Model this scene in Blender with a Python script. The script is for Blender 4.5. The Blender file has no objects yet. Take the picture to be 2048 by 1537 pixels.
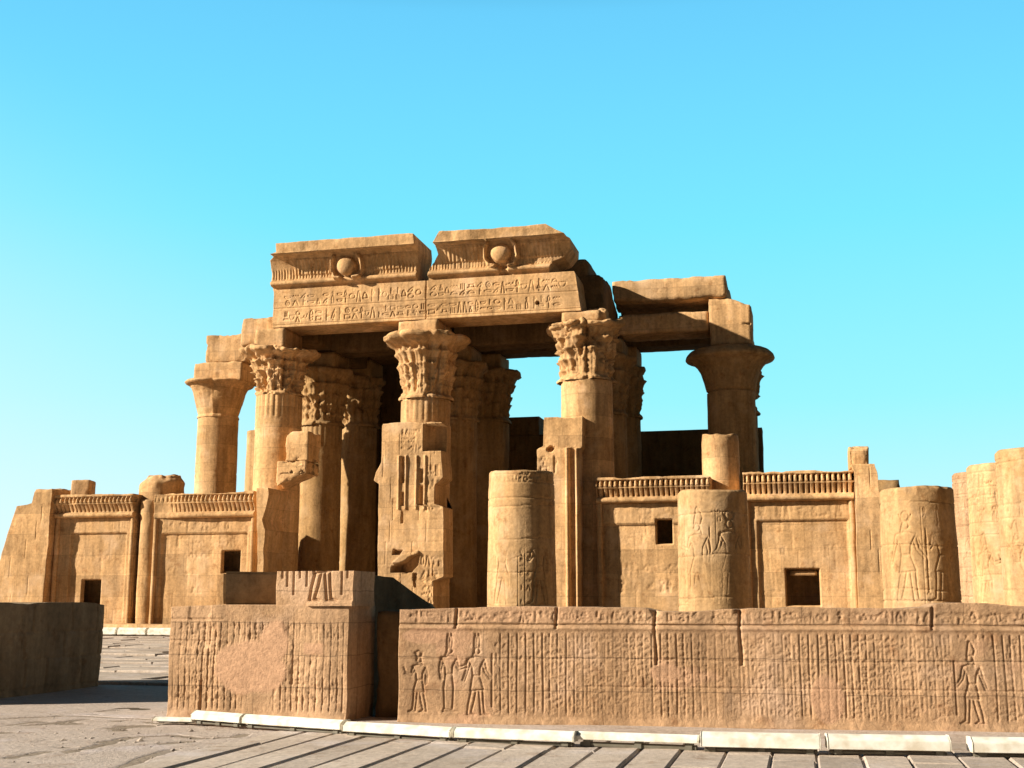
import bpy, math, random
import numpy as np
from mathutils import Vector

S = bpy.context.scene
COL = S.collection
R = math.radians

# ---------------------------------------------------------------- camera, sky, sun
# World axes follow the temple: X along its facade, Y into the hall, Z up.
F, HOR, TH, EYE = 2400.0, 1200.0, R(13.5), 1.6
PITCH = math.atan((HOR - 768.5) / F)
CRT = np.array([math.cos(TH), math.sin(TH), 0.0])
CFW = np.array([-math.sin(TH) * math.cos(PITCH), math.cos(TH) * math.cos(PITCH), math.sin(PITCH)])
CUP = np.cross(CRT, CFW)
CAM = -47.0 * np.array([-math.sin(TH), math.cos(TH), 0.0]) + 3.4 * CRT
CAM[2] = EYE
cd = bpy.data.cameras.new('camera'); cam = bpy.data.objects.new('camera', cd); COL.objects.link(cam)
cd.sensor_width = 36.0; cd.lens = 36.0 * F / 2048.0; cd.clip_end = 5000; cd.clip_start = 0.1
cam.location = CAM
cam.rotation_euler = (math.pi / 2 + PITCH, 0, TH)
S.camera = cam

SUN_EL = R(24.0)
SH = np.array([-0.870, -0.492]); SH /= np.linalg.norm(SH)
TO_SUN = Vector((SH[0] * math.cos(SUN_EL), SH[1] * math.cos(SUN_EL), math.sin(SUN_EL)))
ld = bpy.data.lights.new('sun', 'SUN'); ld.energy = 5.0; ld.angle = R(0.53); ld.color = (1.0, 0.89, 0.73)
sun = bpy.data.objects.new('sun', ld); COL.objects.link(sun)
sun.rotation_euler = TO_SUN.to_track_quat('Z', 'Y').to_euler(); sun.location = (-30, -50, 40)

W = bpy.data.worlds.new('World'); S.world = W; W.use_nodes = True
nt = W.node_tree; nt.nodes.clear()
out = nt.nodes.new('ShaderNodeOutputWorld'); bg = nt.nodes.new('ShaderNodeBackground')
sky = nt.nodes.new('ShaderNodeTexSky'); sky.sky_type = 'NISHITA'; sky.sun_disc = False
sky.sun_elevation = SUN_EL; sky.sun_rotation = math.atan2(SH[0], SH[1])
sky.dust_density = 0.6; sky.ozone_density = 2.0
tc = nt.nodes.new('ShaderNodeTexCoord'); sp = nt.nodes.new('ShaderNodeSeparateXYZ')
rp = nt.nodes.new('ShaderNodeValToRGB')
SKY = [(0.0, (.70, .98, 1.05)), (.07, (.54, .97, 1.06)), (.16, (.335, .95, 1.06)), (.30, (.20, .85, 1.08)), (.46, (.15, .655, 1.02)),
       (.56, (.035, .15, .28)), (1.0, (.008, .03, .07))]
er = rp.color_ramp
for i, (p, c) in enumerate(SKY):
    e = er.elements[i] if i < 2 else er.elements.new(p)
    e.position = p; e.color = (*c, 1)
SKYG = .54
mul = nt.nodes.new('ShaderNodeVectorMath'); mul.operation = 'SCALE'; 
# the sky is brightest towards the north it is seen against and deepens behind the camera
dt = nt.nodes.new('ShaderNodeVectorMath'); dt.operation = 'DOT_PRODUCT'; dt.inputs[1].default_value = (-.38, .925, 0)
mr = nt.nodes.new('ShaderNodeMapRange'); mr.interpolation_type = 'SMOOTHSTEP'
for i_, v_ in zip((1, 2, 3, 4), (-.1, .8, .02, SKYG)): mr.inputs[i_].default_value = v_
sk2 = nt.nodes.new('ShaderNodeVectorMath'); sk2.operation = 'SCALE'; sk2.inputs['Scale'].default_value = 0.06
mx = nt.nodes.new('ShaderNodeMix'); mx.data_type = 'RGBA'; mx.inputs[0].default_value = 0.92
L = nt.links.new
L(tc.outputs['Generated'], dt.inputs[0]); L(dt.outputs['Value'], mr.inputs[0]); L(mr.outputs[0], mul.inputs['Scale']); L(tc.outputs['Generated'], sp.inputs[0]); L(sp.outputs['Z'], rp.inputs[0]); L(rp.outputs[0], mul.inputs[0])
d2 = nt.nodes.new('ShaderNodeVectorMath'); d2.operation = 'DOT_PRODUCT'; d2.inputs[1].default_value = (-.97, .233, -1.5)
m2 = nt.nodes.new('ShaderNodeMapRange'); m2.interpolation_type = 'SMOOTHSTEP'
for i_, v_ in zip((1, 2, 3, 4), (.05, .95, 0, .75)): m2.inputs[i_].default_value = v_
pale = nt.nodes.new('ShaderNodeMix'); pale.data_type = 'RGBA'; pale.inputs[7].default_value = (.46, .56, .60, 1)
L(tc.outputs['Generated'], d2.inputs[0]); L(d2.outputs['Value'], m2.inputs[0]); L(m2.outputs[0], pale.inputs[0])
L(sky.outputs[0], sk2.inputs[0]); L(sk2.outputs[0], mx.inputs[6]); L(mul.outputs[0], pale.inputs[6]); L(pale.outputs[2], mx.inputs[7])
L(mx.outputs[2], bg.inputs[0]); bg.inputs[1].default_value = 1.0; L(bg.outputs[0], out.inputs[0])
S.view_settings.view_transform = 'Standard'; S.view_settings.look = 'None'; S.view_settings.gamma = 1.0
S.view_settings.exposure = 0.93

# ---------------------------------------------------------------- picture point -> place
def _ray(x, y): return CFW * F + CRT * (x - 1024) - CUP * (y - 768.5)
def PY(x, y, Y): d = _ray(x, y); return CAM + d * ((Y - CAM[1]) / d[1])
def XY(x, Y, y=1000): return float(PY(x, y, Y)[0])
def ZY(x, y, Y): return float(PY(x, y, Y)[2])
def PZ(x, y, z=0.0): d = _ray(x, y); return CAM + d * ((z - CAM[2]) / d[2])

# ---------------------------------------------------------------- noise
class Noise:
    def __init__(s, seed): s.t = np.random.RandomState(seed).rand(64, 64, 64).astype(np.float32)
    def __call__(s, x, y, z):
        r = []
        for a in (x, y, z):
            i = np.floor(a).astype(np.int64); f = a - i; r.append((i & 63, (i + 1) & 63, f * f * (3 - 2 * f)))
        (x0, x1, fx), (y0, y1, fy), (z0, z1, fz) = r
        t = s.t
        a = t[x0, y0, z0] * (1 - fx) + t[x1, y0, z0] * fx; b = t[x0, y1, z0] * (1 - fx) + t[x1, y1, z0] * fx
        c = t[x0, y0, z1] * (1 - fx) + t[x1, y0, z1] * fx; d = t[x0, y1, z1] * (1 - fx) + t[x1, y1, z1] * fx
        a = a * (1 - fy) + b * fy; c = c * (1 - fy) + d * fy
        return (a * (1 - fz) + c * fz) * 2 - 1
NZ = Noise(7)
def fbm(x, y, z, sc, octv=4, gain=0.5):
    x, y, z = np.broadcast_arrays(np.asarray(x, float), np.asarray(y, float), np.asarray(z, float))
    o = 0; a = 1.0; n = 0
    for k in range(octv):
        o = o + a * NZ(x * sc + 11.3 * k, y * sc + 5.7 * k, z * sc + 3.1 * k); n += a; a *= gain; sc *= 2.03
    return o / n
def sstep(a, b, x): t = np.clip((x - a) / (b - a), 0, 1); return t * t * (3 - 2 * t)
def interp(x, pts): pts = sorted(pts); return np.interp(x, [p[0] for p in pts], [p[1] for p in pts])

def seg_d(x, z, pl):
    d = np.full(x.shape, 1e9)
    for (ax, az), (bx, bz) in zip(pl[:-1], pl[1:]):
        vx, vz = bx - ax, bz - az; q = vx * vx + vz * vz + 1e-12
        t = np.clip(((x - ax) * vx + (z - az) * vz) / q, 0, 1)
        d = np.minimum(d, (x - ax - t * vx) ** 2 + (z - az - t * vz) ** 2)
    return np.sqrt(d)

# ---------------------------------------------------------------- materials
def stone(name, c1, c2, c3, bump=0.5, grain=1.0, streak=0.35, rough=0.92, joint=None, island=0, plaster=None):
    m = bpy.data.materials.new(name); m.use_nodes = True
    t = m.node_tree; N = t.nodes; b = N['Principled BSDF']; b.inputs['Roughness'].default_value = rough
    b.inputs['Specular IOR Level'].default_value = 0.12
    g = N.new('ShaderNodeNewGeometry')
    def noise(sc, det, vec=None, r=0.6):
        n = N.new('ShaderNodeTexNoise'); n.inputs['Scale'].default_value = sc; n.inputs['Detail'].default_value = det
        n.inputs['Roughness'].default_value = r; t.links.new(vec or g.outputs['Position'], n.inputs['Vector']); return n
    n1 = noise(0.55, 6)
    r1 = N.new('ShaderNodeValToRGB'); e = r1.color_ramp
    e.elements[0].position = .34; e.elements[0].color = (*c1, 1); e.elements[1].position = .68; e.elements[1].color = (*c3, 1)
    k = e.elements.new(.5); k.color = (*c2, 1)
    t.links.new(n1.outputs[0], r1.inputs[0])
    mp = N.new('ShaderNodeMapping'); mp.inputs['Scale'].default_value = (4.0, 4.0, .45); t.links.new(g.outputs['Position'], mp.inputs[0])
    n2 = noise(1.0, 5, mp.outputs[0]); n3 = noise(9.0 * grain, 8, None, .7)
    def mapr(n, lo, hi, a=.3, bb=.7):
        q = N.new('ShaderNodeMapRange'); q.inputs[1].default_value = a; q.inputs[2].default_value = bb
        q.inputs[3].default_value = lo; q.inputs[4].default_value = hi; t.links.new(n.outputs[0], q.inputs[0]); return q
    q2 = mapr(n2, 1 - streak, 1 + streak * .5); q3 = mapr(n3, .74, 1.2)
    mm = N.new('ShaderNodeMath'); mm.operation = 'MULTIPLY'; t.links.new(q2.outputs[0], mm.inputs[0]); t.links.new(q3.outputs[0], mm.inputs[1])
    vs = N.new('ShaderNodeVectorMath'); vs.operation = 'SCALE'; t.links.new(r1.outputs[0], vs.inputs[0]); t.links.new(mm.outputs[0], vs.inputs['Scale'])
    # small darker flecks and stains
    n4 = noise(2.3, 9, None, .72); r4 = mapr(n4, 0.0, 1.0, .56, .66)
    mix = N.new('ShaderNodeMix'); mix.data_type = 'RGBA'; t.links.new(r4.outputs[0], mix.inputs[0])
    t.links.new(vs.outputs[0], mix.inputs[6])
    v2 = N.new('ShaderNodeVectorMath'); v2.operation = 'MULTIPLY'; v2.inputs[1].default_value = (.74, .66, .6); t.links.new(vs.outputs[0], v2.inputs[0])
    t.links.new(v2.outputs[0], mix.inputs[7]); t.links.new(mix.outputs[2], b.inputs['Base Color'])
    col = mix.outputs[2]
    def mul_col(c, sock):
        q = N.new('ShaderNodeVectorMath'); q.operation = 'SCALE'; t.links.new(c, q.inputs[0]); t.links.new(sock, q.inputs['Scale']); return q.outputs[0]
    n6 = noise(.9, 7, None, .62); r6 = mapr(n6, 0.0, .55, .54, .7)                       # bleached, dusty patches
    m6 = N.new('ShaderNodeMix'); m6.data_type = 'RGBA'; t.links.new(r6.outputs[0], m6.inputs[0]); t.links.new(col, m6.inputs[6])
    pale_ = [min(.9, v * k) for v, k in zip(c3, (1.12, 1.2, 1.42))]; m6.inputs[7].default_value = (*pale_, 1); col = m6.outputs[2]
    if joint:
        jw, jh, js = joint
        sx = N.new('ShaderNodeSeparateXYZ'); t.links.new(g.outputs['Position'], sx.inputs[0])
        nd = noise(2.2, 3); wob = mapr(nd, -.02, .02, .2, .8)
        ax = N.new('ShaderNodeMath'); t.links.new(sx.outputs[0], ax.inputs[0]); t.links.new(sx.outputs[1], ax.inputs[1])
        az = N.new('ShaderNodeMath'); t.links.new(sx.outputs[2], az.inputs[0]); t.links.new(wob.outputs[0], az.inputs[1])
        cb = N.new('ShaderNodeCombineXYZ'); t.links.new(ax.outputs[0], cb.inputs[0]); t.links.new(az.outputs[0], cb.inputs[1])
        bk = N.new('ShaderNodeTexBrick'); bk.inputs['Scale'].default_value = 1; bk.inputs['Brick Width'].default_value = jw; bk.inputs['Row Height'].default_value = jh
        bk.inputs['Mortar Size'].default_value = .009; bk.inputs['Mortar Smooth'].default_value = .6; bk.offset = .37; bk.squash = .8
        bk.inputs['Color1'].default_value = (1 - js, 1 - js, 1 - js, 1); bk.inputs['Color2'].default_value = (1 + js * .7, 1 + js * .7, 1 + js * .7, 1)
        bk.inputs['Mortar'].default_value = (.64, .62, .60, 1); t.links.new(cb.outputs[0], bk.inputs['Vector'])
        col = mul_col(col, bk.outputs['Color'])
    if plaster:
        at = N.new('ShaderNodeAttribute'); at.attribute_name = 'plaster'
        m7 = N.new('ShaderNodeMix'); m7.data_type = 'RGBA'; t.links.new(at.outputs['Fac'], m7.inputs[0]); t.links.new(col, m7.inputs[6])
        pc = N.new('ShaderNodeRGB'); pc.outputs[0].default_value = (*plaster, 1); t.links.new(mul_col(pc.outputs[0], q3.outputs[0]), m7.inputs[7]); col = m7.outputs[2]
    if island:
        ri = mapr(g, 1 - island, 1 + island * .6, 0, 1); t.links.new(g.outputs['Random Per Island'], ri.inputs[0]); col = mul_col(col, ri.outputs[0])
    oi = N.new('ShaderNodeObjectInfo'); ro = mapr(oi, .90, 1.07, 0, 1); t.links.new(oi.outputs['Random'], ro.inputs[0]); col = mul_col(col, ro.outputs[0])
    t.links.new(col, b.inputs['Base Color'])
    bp = N.new('ShaderNodeBump'); bp.inputs['Strength'].default_value = bump; bp.inputs['Distance'].default_value = .035
    n5 = noise(14.0 * grain, 10, None, .68); ad = N.new('ShaderNodeMath'); ad.operation = 'ADD'
    t.links.new(n5.outputs[0], ad.inputs[0]); t.links.new(n4.outputs[0], ad.inputs[1])
    t.links.new(ad.outputs[0], bp.inputs['Height']); t.links.new(bp.outputs[0], b.inputs['Normal'])
    return m
def plain(name, c, rough=.5, spec=.3):
    m = bpy.data.materials.new(name); m.use_nodes = True; t = m.node_tree; b = t.nodes['Principled BSDF']
    n = t.nodes.new('ShaderNodeTexNoise'); n.inputs['Scale'].default_value = 7; n.inputs['Detail'].default_value = 8
    g = t.nodes.new('ShaderNodeNewGeometry'); t.links.new(g.outputs['Position'], n.inputs['Vector'])
    r = t.nodes.new('ShaderNodeValToRGB'); r.color_ramp.elements[0].position = .35; r.color_ramp.elements[1].position = .62
    r.color_ramp.elements[0].color = (c[0] * .74, c[1] * .68, c[2] * .60, 1); r.color_ramp.elements[1].color = (*c, 1)
    t.links.new(n.outputs[0], r.inputs[0]); t.links.new(r.outputs[0], b.inputs['Base Color'])
    b.inputs['Roughness'].default_value = rough; b.inputs['Specular IOR Level'].default_value = spec
    return m
M = {
 'facade': stone('sandstone_tan', (.49, .295, .135), (.58, .355, .17), (.64, .41, .215), joint=(1.7, .86, .2)),
 'hall': stone('sandstone_hall_shade', (.34, .205, .085), (.40, .245, .11), (.45, .285, .135)),  # same sandstone toned down, so the hall's shade is partly in the colour
 'deep_shade': stone('sandstone_deep_shade', (.14, .085, .04), (.18, .11, .05), (.22, .135, .065)),  # sandstone darkened strongly; shade of the roof, rear walls and gateway is in the colour
 'court': stone('sandstone_golden', (.47, .285, .13), (.515, .325, .16), (.56, .37, .20), bump=.45),
 'wall': stone('sandstone_rosy', (.43, .265, .145), (.50, .315, .18), (.56, .365, .22), bump=.6, grain=1.6, joint=(2.1, .43, .07), plaster=(.51, .31, .19)),
 'dark': stone('sandstone_shade_side', (.26, .18, .105), (.31, .22, .13), (.36, .26, .155)),  # darker copy for stones turned from the sun; their shade is in the colour
 'ground': stone('dusty_ground', (.49, .40, .335), (.54, .45, .385), (.58, .49, .425), bump=.6, grain=1.5, streak=.1),
 'sand': stone('desert_sand', (.25, .20, .15), (.29, .235, .18), (.33, .27, .21), bump=.6, grain=1.5, streak=.1),
 'low_bounce': stone('low_bounce_floor', (.10, .075, .05), (.125, .095, .065), (.155, .12, .085), bump=.6, grain=1.5, streak=.1),  # kept dark to lower the light bounced onto shaded stone
 'slab': stone('paving_stone', (.43, .355, .29), (.48, .40, .33), (.53, .45, .38), bump=.4, grain=1.5, streak=.1, island=.16),
 'white': plain('white_metal', (.82, .81, .74)),
 'grey': plain('grey_metal', (.16, .15, .12)),
}

# ---------------------------------------------------------------- objects
def link(name, me, mat, parent=None):
    o = bpy.data.objects.new(name, me); COL.objects.link(o)
    if mat: me.materials.append(M[mat])
    if parent: o.parent = parent
    return o
def tag(o, label, cat, group=None):
    o['label'] = label; o['category'] = cat; o['kind'] = 'thing'
    if group: o['group'] = group
    return o
def thing(name, label, cat, loc=(0, 0, 0), rz=0.0, group=None):
    o = bpy.data.objects.new(name, None); COL.objects.link(o); o.location = loc; o.rotation_euler = (0, 0, rz)
    o.empty_display_size = .3
    return tag(o, label, cat, group)
def structure(o): o['kind'] = 'structure'; return o
def mesh(name, V, Fs, mat, parent=None, smooth=None):
    me = bpy.data.meshes.new(name)
    V = np.asarray(V, float)
    if parent is not None:
        V = V - np.array(parent.location)
        a = -parent.rotation_euler[2]
        if a: V = np.stack([V[:, 0] * math.cos(a) - V[:, 1] * math.sin(a), V[:, 0] * math.sin(a) + V[:, 1] * math.cos(a), V[:, 2]], 1)
    if isinstance(Fs, np.ndarray):
        n = len(Fs); me.vertices.add(len(V)); me.vertices.foreach_set('co', V.ravel())
        me.loops.add(n * 4); me.loops.foreach_set('vertex_index', Fs.ravel().astype(np.int32))
        me.polygons.add(n); me.polygons.foreach_set('loop_start', np.arange(0, n * 4, 4, dtype=np.int32))
    else:
        me.from_pydata(V.tolist(), [], Fs)
    me.update(calc_edges=True); me.validate()
    if smooth is not None:
        sm = np.zeros(len(me.polygons), bool); sm[:] = smooth if np.isscalar(smooth) else False
        if not np.isscalar(smooth): sm[:len(smooth)] = smooth[:len(sm)]
        me.polygons.foreach_set('use_smooth', sm)
    return link(name, me, mat, parent)
def quads(nv, nu, off=0):
    i, j = np.meshgrid(np.arange(nv - 1), np.arange(nu - 1), indexing='ij'); a = (i * nu + j).ravel() + off
    return np.stack([a, a + 1, a + 1 + nu, a + nu], 1)

def relief(name, parent, mat, zs, xl, xr, y, thick, hfn, nu, frame=None, top=None, holes=False, paint=None):
    """A standing stone whose front is a carved height field: rows zs, left/right edges xl(z), xr(z), front plane y."""
    zs = np.asarray(zs, float); nv = len(zs)
    l = np.array([interp(z, xl) for z in zs]) if not np.isscalar(xl) else np.full(nv, xl)
    r = np.array([interp(z, xr) for z in zs]) if not np.isscalar(xr) else np.full(nv, xr)
    u = np.linspace(0, 1, nu)
    X = l[:, None] + (r - l)[:, None] * u[None]; Z = np.repeat(zs[:, None], nu, 1)
    if top is not None:
        k = (Z - zs[0]) / (zs[-1] - zs[0]); Z = Z + top(X) * np.clip((k - .8) / .2, 0, 1)
    H = hfn(X, Z)
    # soften the arrises
    Y = y - H
    # wobble silhouettes
    e = fbm(X * 0 + 3.3, Y, Z, 2.2, 3) * .03
    X = X + e * (np.clip(1 - u / .06, 0, 1) + np.clip(1 - (1 - u) / .06, 0, 1))[None]
    front = np.stack([X, Y, Z], -1).reshape(-1, 3)
    idx = np.arange(nv * nu).reshape(nv, nu)
    loop = np.concatenate([idx[0, :], idx[1:, -1], idx[-1, -2::-1], idx[-2:0:-1, 0]])
    back = front[loop].copy(); back[:, 1] = y + thick
    V = np.concatenate([front, back]); n = len(loop); b0 = nv * nu
    if frame is not None: V = frame(V)
    Fq = quads(nv, nu); k = np.arange(n)
    if holes: Fq = Fq[~(H.reshape(-1)[Fq] < -.24).all(1)]
    sd = np.stack([loop[k], loop[(k + 1) % n], b0 + (k + 1) % n, b0 + k], 1)[:, ::-1]
    # back closed by a strip of quads between the two sides and a centre row
    nb = n // 2 * 2
    bk = []
    i, j = 0, n - 1
    while j - i >= 3:
        bk.append((b0 + i, b0 + j, b0 + j - 1, b0 + i + 1)); i += 1; j -= 1
    Fa = np.concatenate([Fq, sd, np.array(bk, int)]) if bk else np.concatenate([Fq, sd])
    sm = np.zeros(len(Fa), bool); sm[:len(Fq)] = True
    o = mesh(name, V, Fa, mat, parent, sm)
    if paint is not None:
        at = o.data.attributes.new('plaster', 'FLOAT', 'POINT'); w = np.zeros(len(V), np.float32); w[:nv * nu] = paint(X, Z).ravel(); at.data.foreach_set('value', w)
    return o

def block(name, parent, mat, x0, x1, y0, y1, z0, z1, res=.14, rad=.05, rough=.03, chip=0.0, rz=0.0, seed=0.0, warp=None):
    """A worn stone block: rounded arrises, uneven faces, chipped corners."""
    c = np.array([(x0 + x1) / 2, (y0 + y1) / 2, (z0 + z1) / 2]); hd = np.array([(x1 - x0) / 2, (y1 - y0) / 2, (z1 - z0) / 2])
    n = [max(3, min(90, int(2 * h / res) + 2)) for h in hd]
    Vs, Fs, off = [], [], 0
    for ax in range(3):
        a, b = (ax + 1) % 3, (ax + 2) % 3
        A, B = np.meshgrid(np.linspace(-hd[a], hd[a], n[a]), np.linspace(-hd[b], hd[b], n[b]), indexing='ij')
        for sgn in (-1, 1):
            P = np.zeros(A.shape + (3,)); P[..., a] = A; P[..., b] = B; P[..., ax] = sgn * hd[ax]
            f = quads(n[a], n[b], off)
            Fs.append(f[:, ::-1] if sgn > 0 else f); Vs.append(P.reshape(-1, 3)); off += n[a] * n[b]
    V = np.concatenate(Vs); Fq = np.concatenate(Fs)
    r = min(rad, hd.min() * .6); q = np.clip(V, -(hd - r), hd - r); d = V - q; ln = np.linalg.norm(d, axis=1, keepdims=True); ln[ln == 0] = 1
    V = q + d / ln * r
    nrm = d / ln; W_ = V + c
    w = fbm(W_[:, 0] + seed, W_[:, 1], W_[:, 2], 1.6, 4) * rough
    if chip:
        cn = (np.abs(V) > (hd - .25 * np.minimum(1, hd))[None]).sum(1)
        w = w - chip * np.clip(np.round((fbm(W_[:, 0] + seed + 9, W_[:, 1], W_[:, 2], 2.3, 3) + .05) * 7) / 6, 0, 1) * (cn >= 2)
    V = V + nrm * w[:, None]
    if warp: V = warp(V, hd)
    if rz: V = np.stack([V[:, 0] * math.cos(rz) - V[:, 1] * math.sin(rz), V[:, 0] * math.sin(rz) + V[:, 1] * math.cos(rz), V[:, 2]], 1)
    V = V + c
    key = np.round(V, 4); _, ui, inv = np.unique(key, axis=0, return_index=True, return_inverse=True)
    return mesh(name, V[ui], inv.reshape(-1)[Fq], mat, parent, True)

def lathe(name, parent, mat, cx, cy, zs, rfn, nth=120, cap=True, captop=None, a0=0.0, a1=2 * math.pi, zfn=None):
    """A round stone: radius rfn(angle, z) row by row, with a rough top."""
    zs = np.asarray(zs, float); nv = len(zs)
    th = np.linspace(0, 2 * math.pi, nth, endpoint=False)
    T, Z = np.meshgrid(th, zs)
    r = rfn(T, Z); Z2 = Z if zfn is None else zfn(T, Z)
    X = cx + r * np.cos(T); Y = cy + r * np.sin(T)
    V = [np.stack([X, Y, Z2], -1).reshape(-1, 3)]
    i, j = np.meshgrid(np.arange(nv - 1), np.arange(nth), indexing='ij'); a = (i * nth + j).ravel(); b = (i * nth + (j + 1) % nth).ravel()
    Fs = [np.stack([a, b, b + nth, a + nth], 1)]
    ns = len(Fs[0])
    if cap:
        base = nv * nth; prev = (nv - 1) * nth
        for k, s in enumerate((.93, .78, .55, .28, .02)):
            x = cx + (X[-1] - cx) * s; y = cy + (Y[-1] - cy) * s
            z = Z2[-1].mean() * (1 - s) + Z2[-1] * s + fbm(x, y, 0, 1.3, 3) * .05 * (1 if k else .4)
            V.append(np.stack([x, y, z], -1)); j = np.arange(nth)
            Fs.append(np.stack([prev + j, prev + (j + 1) % nth, base + (j + 1) % nth, base + j], 1)); prev = base; base += nth
    Fa = np.concatenate(Fs); sm = np.zeros(len(Fa), bool); sm[:ns] = True
    return mesh(name, np.concatenate(V), Fa, mat, parent, sm)

def prism(name, parent, mat, plan, z0, z1, ztop=None):
    """An upright stone on a polygonal plan; ztop gives each corner its own height."""
    n = len(plan); zt = ztop or [z1] * n
    V = [(x, y, z0) for x, y in plan] + [(x, y, z) for (x, y), z in zip(plan, zt)]
    Fs = [tuple(range(n))[::-1], tuple(range(n, 2 * n))] + [(i, (i + 1) % n, n + (i + 1) % n, n + i) for i in range(n)]
    o = mesh(name, V, Fs, mat, parent)
    import bmesh
    bm = bmesh.new(); bm.from_mesh(o.data); bmesh.ops.recalc_face_normals(bm, faces=bm.faces)
    bmesh.ops.bevel(bm, geom=bm.edges[:], offset=.035, segments=2, affect='EDGES')
    bmesh.ops.triangulate(bm, faces=bm.faces)
    for _ in range(2): bmesh.ops.subdivide_edges(bm, edges=[e for e in bm.edges if e.calc_length() > .25], cuts=1, use_grid_fill=True)
    for v in bm.verts:
        d = float(fbm(v.co.x, v.co.y, v.co.z, 2.1, 3)) * .03; v.co += v.normal * d
    bm.to_mesh(o.data); bm.free()
    return o

# ---------------------------------------------------------------- carving
def carve(Hh, X, Z, strokes, x0, z0, sx, sz, depth, w):
    """Cut strokes (unit box polylines) into the height field at x0, z0."""
    allp = [p for s in strokes for p in s]
    lx = x0 + sx * np.array([min(p[0] for p in allp), max(p[0] for p in allp)]); lz = z0 + sz * np.array([min(p[1] for p in allp), max(p[1] for p in allp)])
    mk = (X > lx.min() - 3 * w) & (X < lx.max() + 3 * w) & (Z > lz.min() - 3 * w) & (Z < lz.max() + 3 * w)
    if not mk.any(): return
    x = X[mk]; z = Z[mk]; d = np.full(x.shape, 1e9)
    for s in strokes: d = np.minimum(d, seg_d(x, z, [(x0 + px * sx, z0 + pz * sz) for px, pz in s]))
    Hh[mk] = Hh[mk] - depth * np.exp(-(d / w) ** 2)
def circ(cx, cz, rx, rz, n=10, a0=0, a1=6.283): return [(cx + rx * math.cos(a0 + (a1 - a0) * i / n), cz + rz * math.sin(a0 + (a1 - a0) * i / n)) for i in range(n + 1)]
GLYPHS = [
 [[(.5, 0), (.5, 1)], [(.5, .45), (.75, .7), (.5, 1)]],
 [[(0, .5), (.17, .7), (.34, .5), (.51, .7), (.68, .5), (.85, .7), (1, .5)]],
 [[(.1, .15), (.5, .1), (.75, .45), (.6, .8), (.75, .95), (.9, .85)], [(.1, .15), (.35, .55), (.6, .8)], [(.45, .1), (.45, 0), (.65, 0)]],
 [circ(.5, .5, .5, .22)],
 [circ(.5, .25, .45, .5, 8, 0, 3.14), [(.05, .25), (.95, .25)]],
 [circ(.5, .5, .4, .4)],
 [[(0, .6), (1, .6)], circ(.5, .6, .5, .4, 8, 3.14, 6.283)],
 [[(0, .3), (.3, .3), (.5, .55), (.7, .3), (1, .45)], [(.9, .45), (1, .7)]],
 [[(.5, 0), (.5, .55)], [(.15, .5), (.85, .5)], circ(.5, .77, .2, .22)],
 [[(.3, 0), (.7, 0), (.65, .5), (.5, .75), (.3, .5), (.3, 0)], circ(.5, .88, .12, .12, 6)],
 [[(.1, .1), (.9, .1), (.9, .8), (.1, .8), (.1, .1)]],
 [[(.25, 0), (.25, .9)], [(.5, 0), (.5, .9)], [(.75, 0), (.75, .9)]],
 [[(.5, 0), (.5, 1)], [(.5, 1), (.85, .8), (.5, .65)]],
 [[(0, .2), (1, .2)], [(.2, .2), (.2, .7), (.8, .7), (.8, .2)]],
 [circ(.5, .5, .28, .5), [(.4, .3), (.6, .3)], [(.4, .55), (.6, .55)]],
 [[(.1, 0), (.4, .9), (.6, .9), (.9, 0)]],
]
def glyph_row(Hh, X, Z, x0, x1, z0, z1, depth, w, rng, dens=1.0):
    h = z1 - z0; x = x0
    while x < x1 - .3 * h:
        g = rng.choice(GLYPHS); k = rng.random()
        if k < .45:
            gw = h * rng.uniform(.3, .55)
            if rng.random() < dens: carve(Hh, X, Z, g, x, z0, gw, h * .92, depth * rng.uniform(.6, 1.1), w)
        else:
            gw = h * rng.uniform(.4, .62)
            if rng.random() < dens: carve(Hh, X, Z, g, x, z0, gw, h * .42, depth * rng.uniform(.6, 1.1), w)
            if rng.random() < dens: carve(Hh, X, Z, rng.choice(GLYPHS), x, z0 + h * .5, gw, h * .42, depth * rng.uniform(.6, 1.1), w)
        x += gw + h * .10
WHITE = [[(-.035, .82), (-.06, .89), (-.03, .96), (.005, 1.0), (.02, .985), (.03, .92), (.05, .82)]]
PLUMES = [[(-.03, .82), (-.03, .93), (-.015, 1.0), (0, .95), (0, .83), (.02, .95), (.035, 1.0), (.05, .93), (.04, .82)]]
DISC = [circ(.01, .88, .045, .05, 10), [(-.06, .9), (-.03, .83), (.05, .83), (.08, .9)]]
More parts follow.
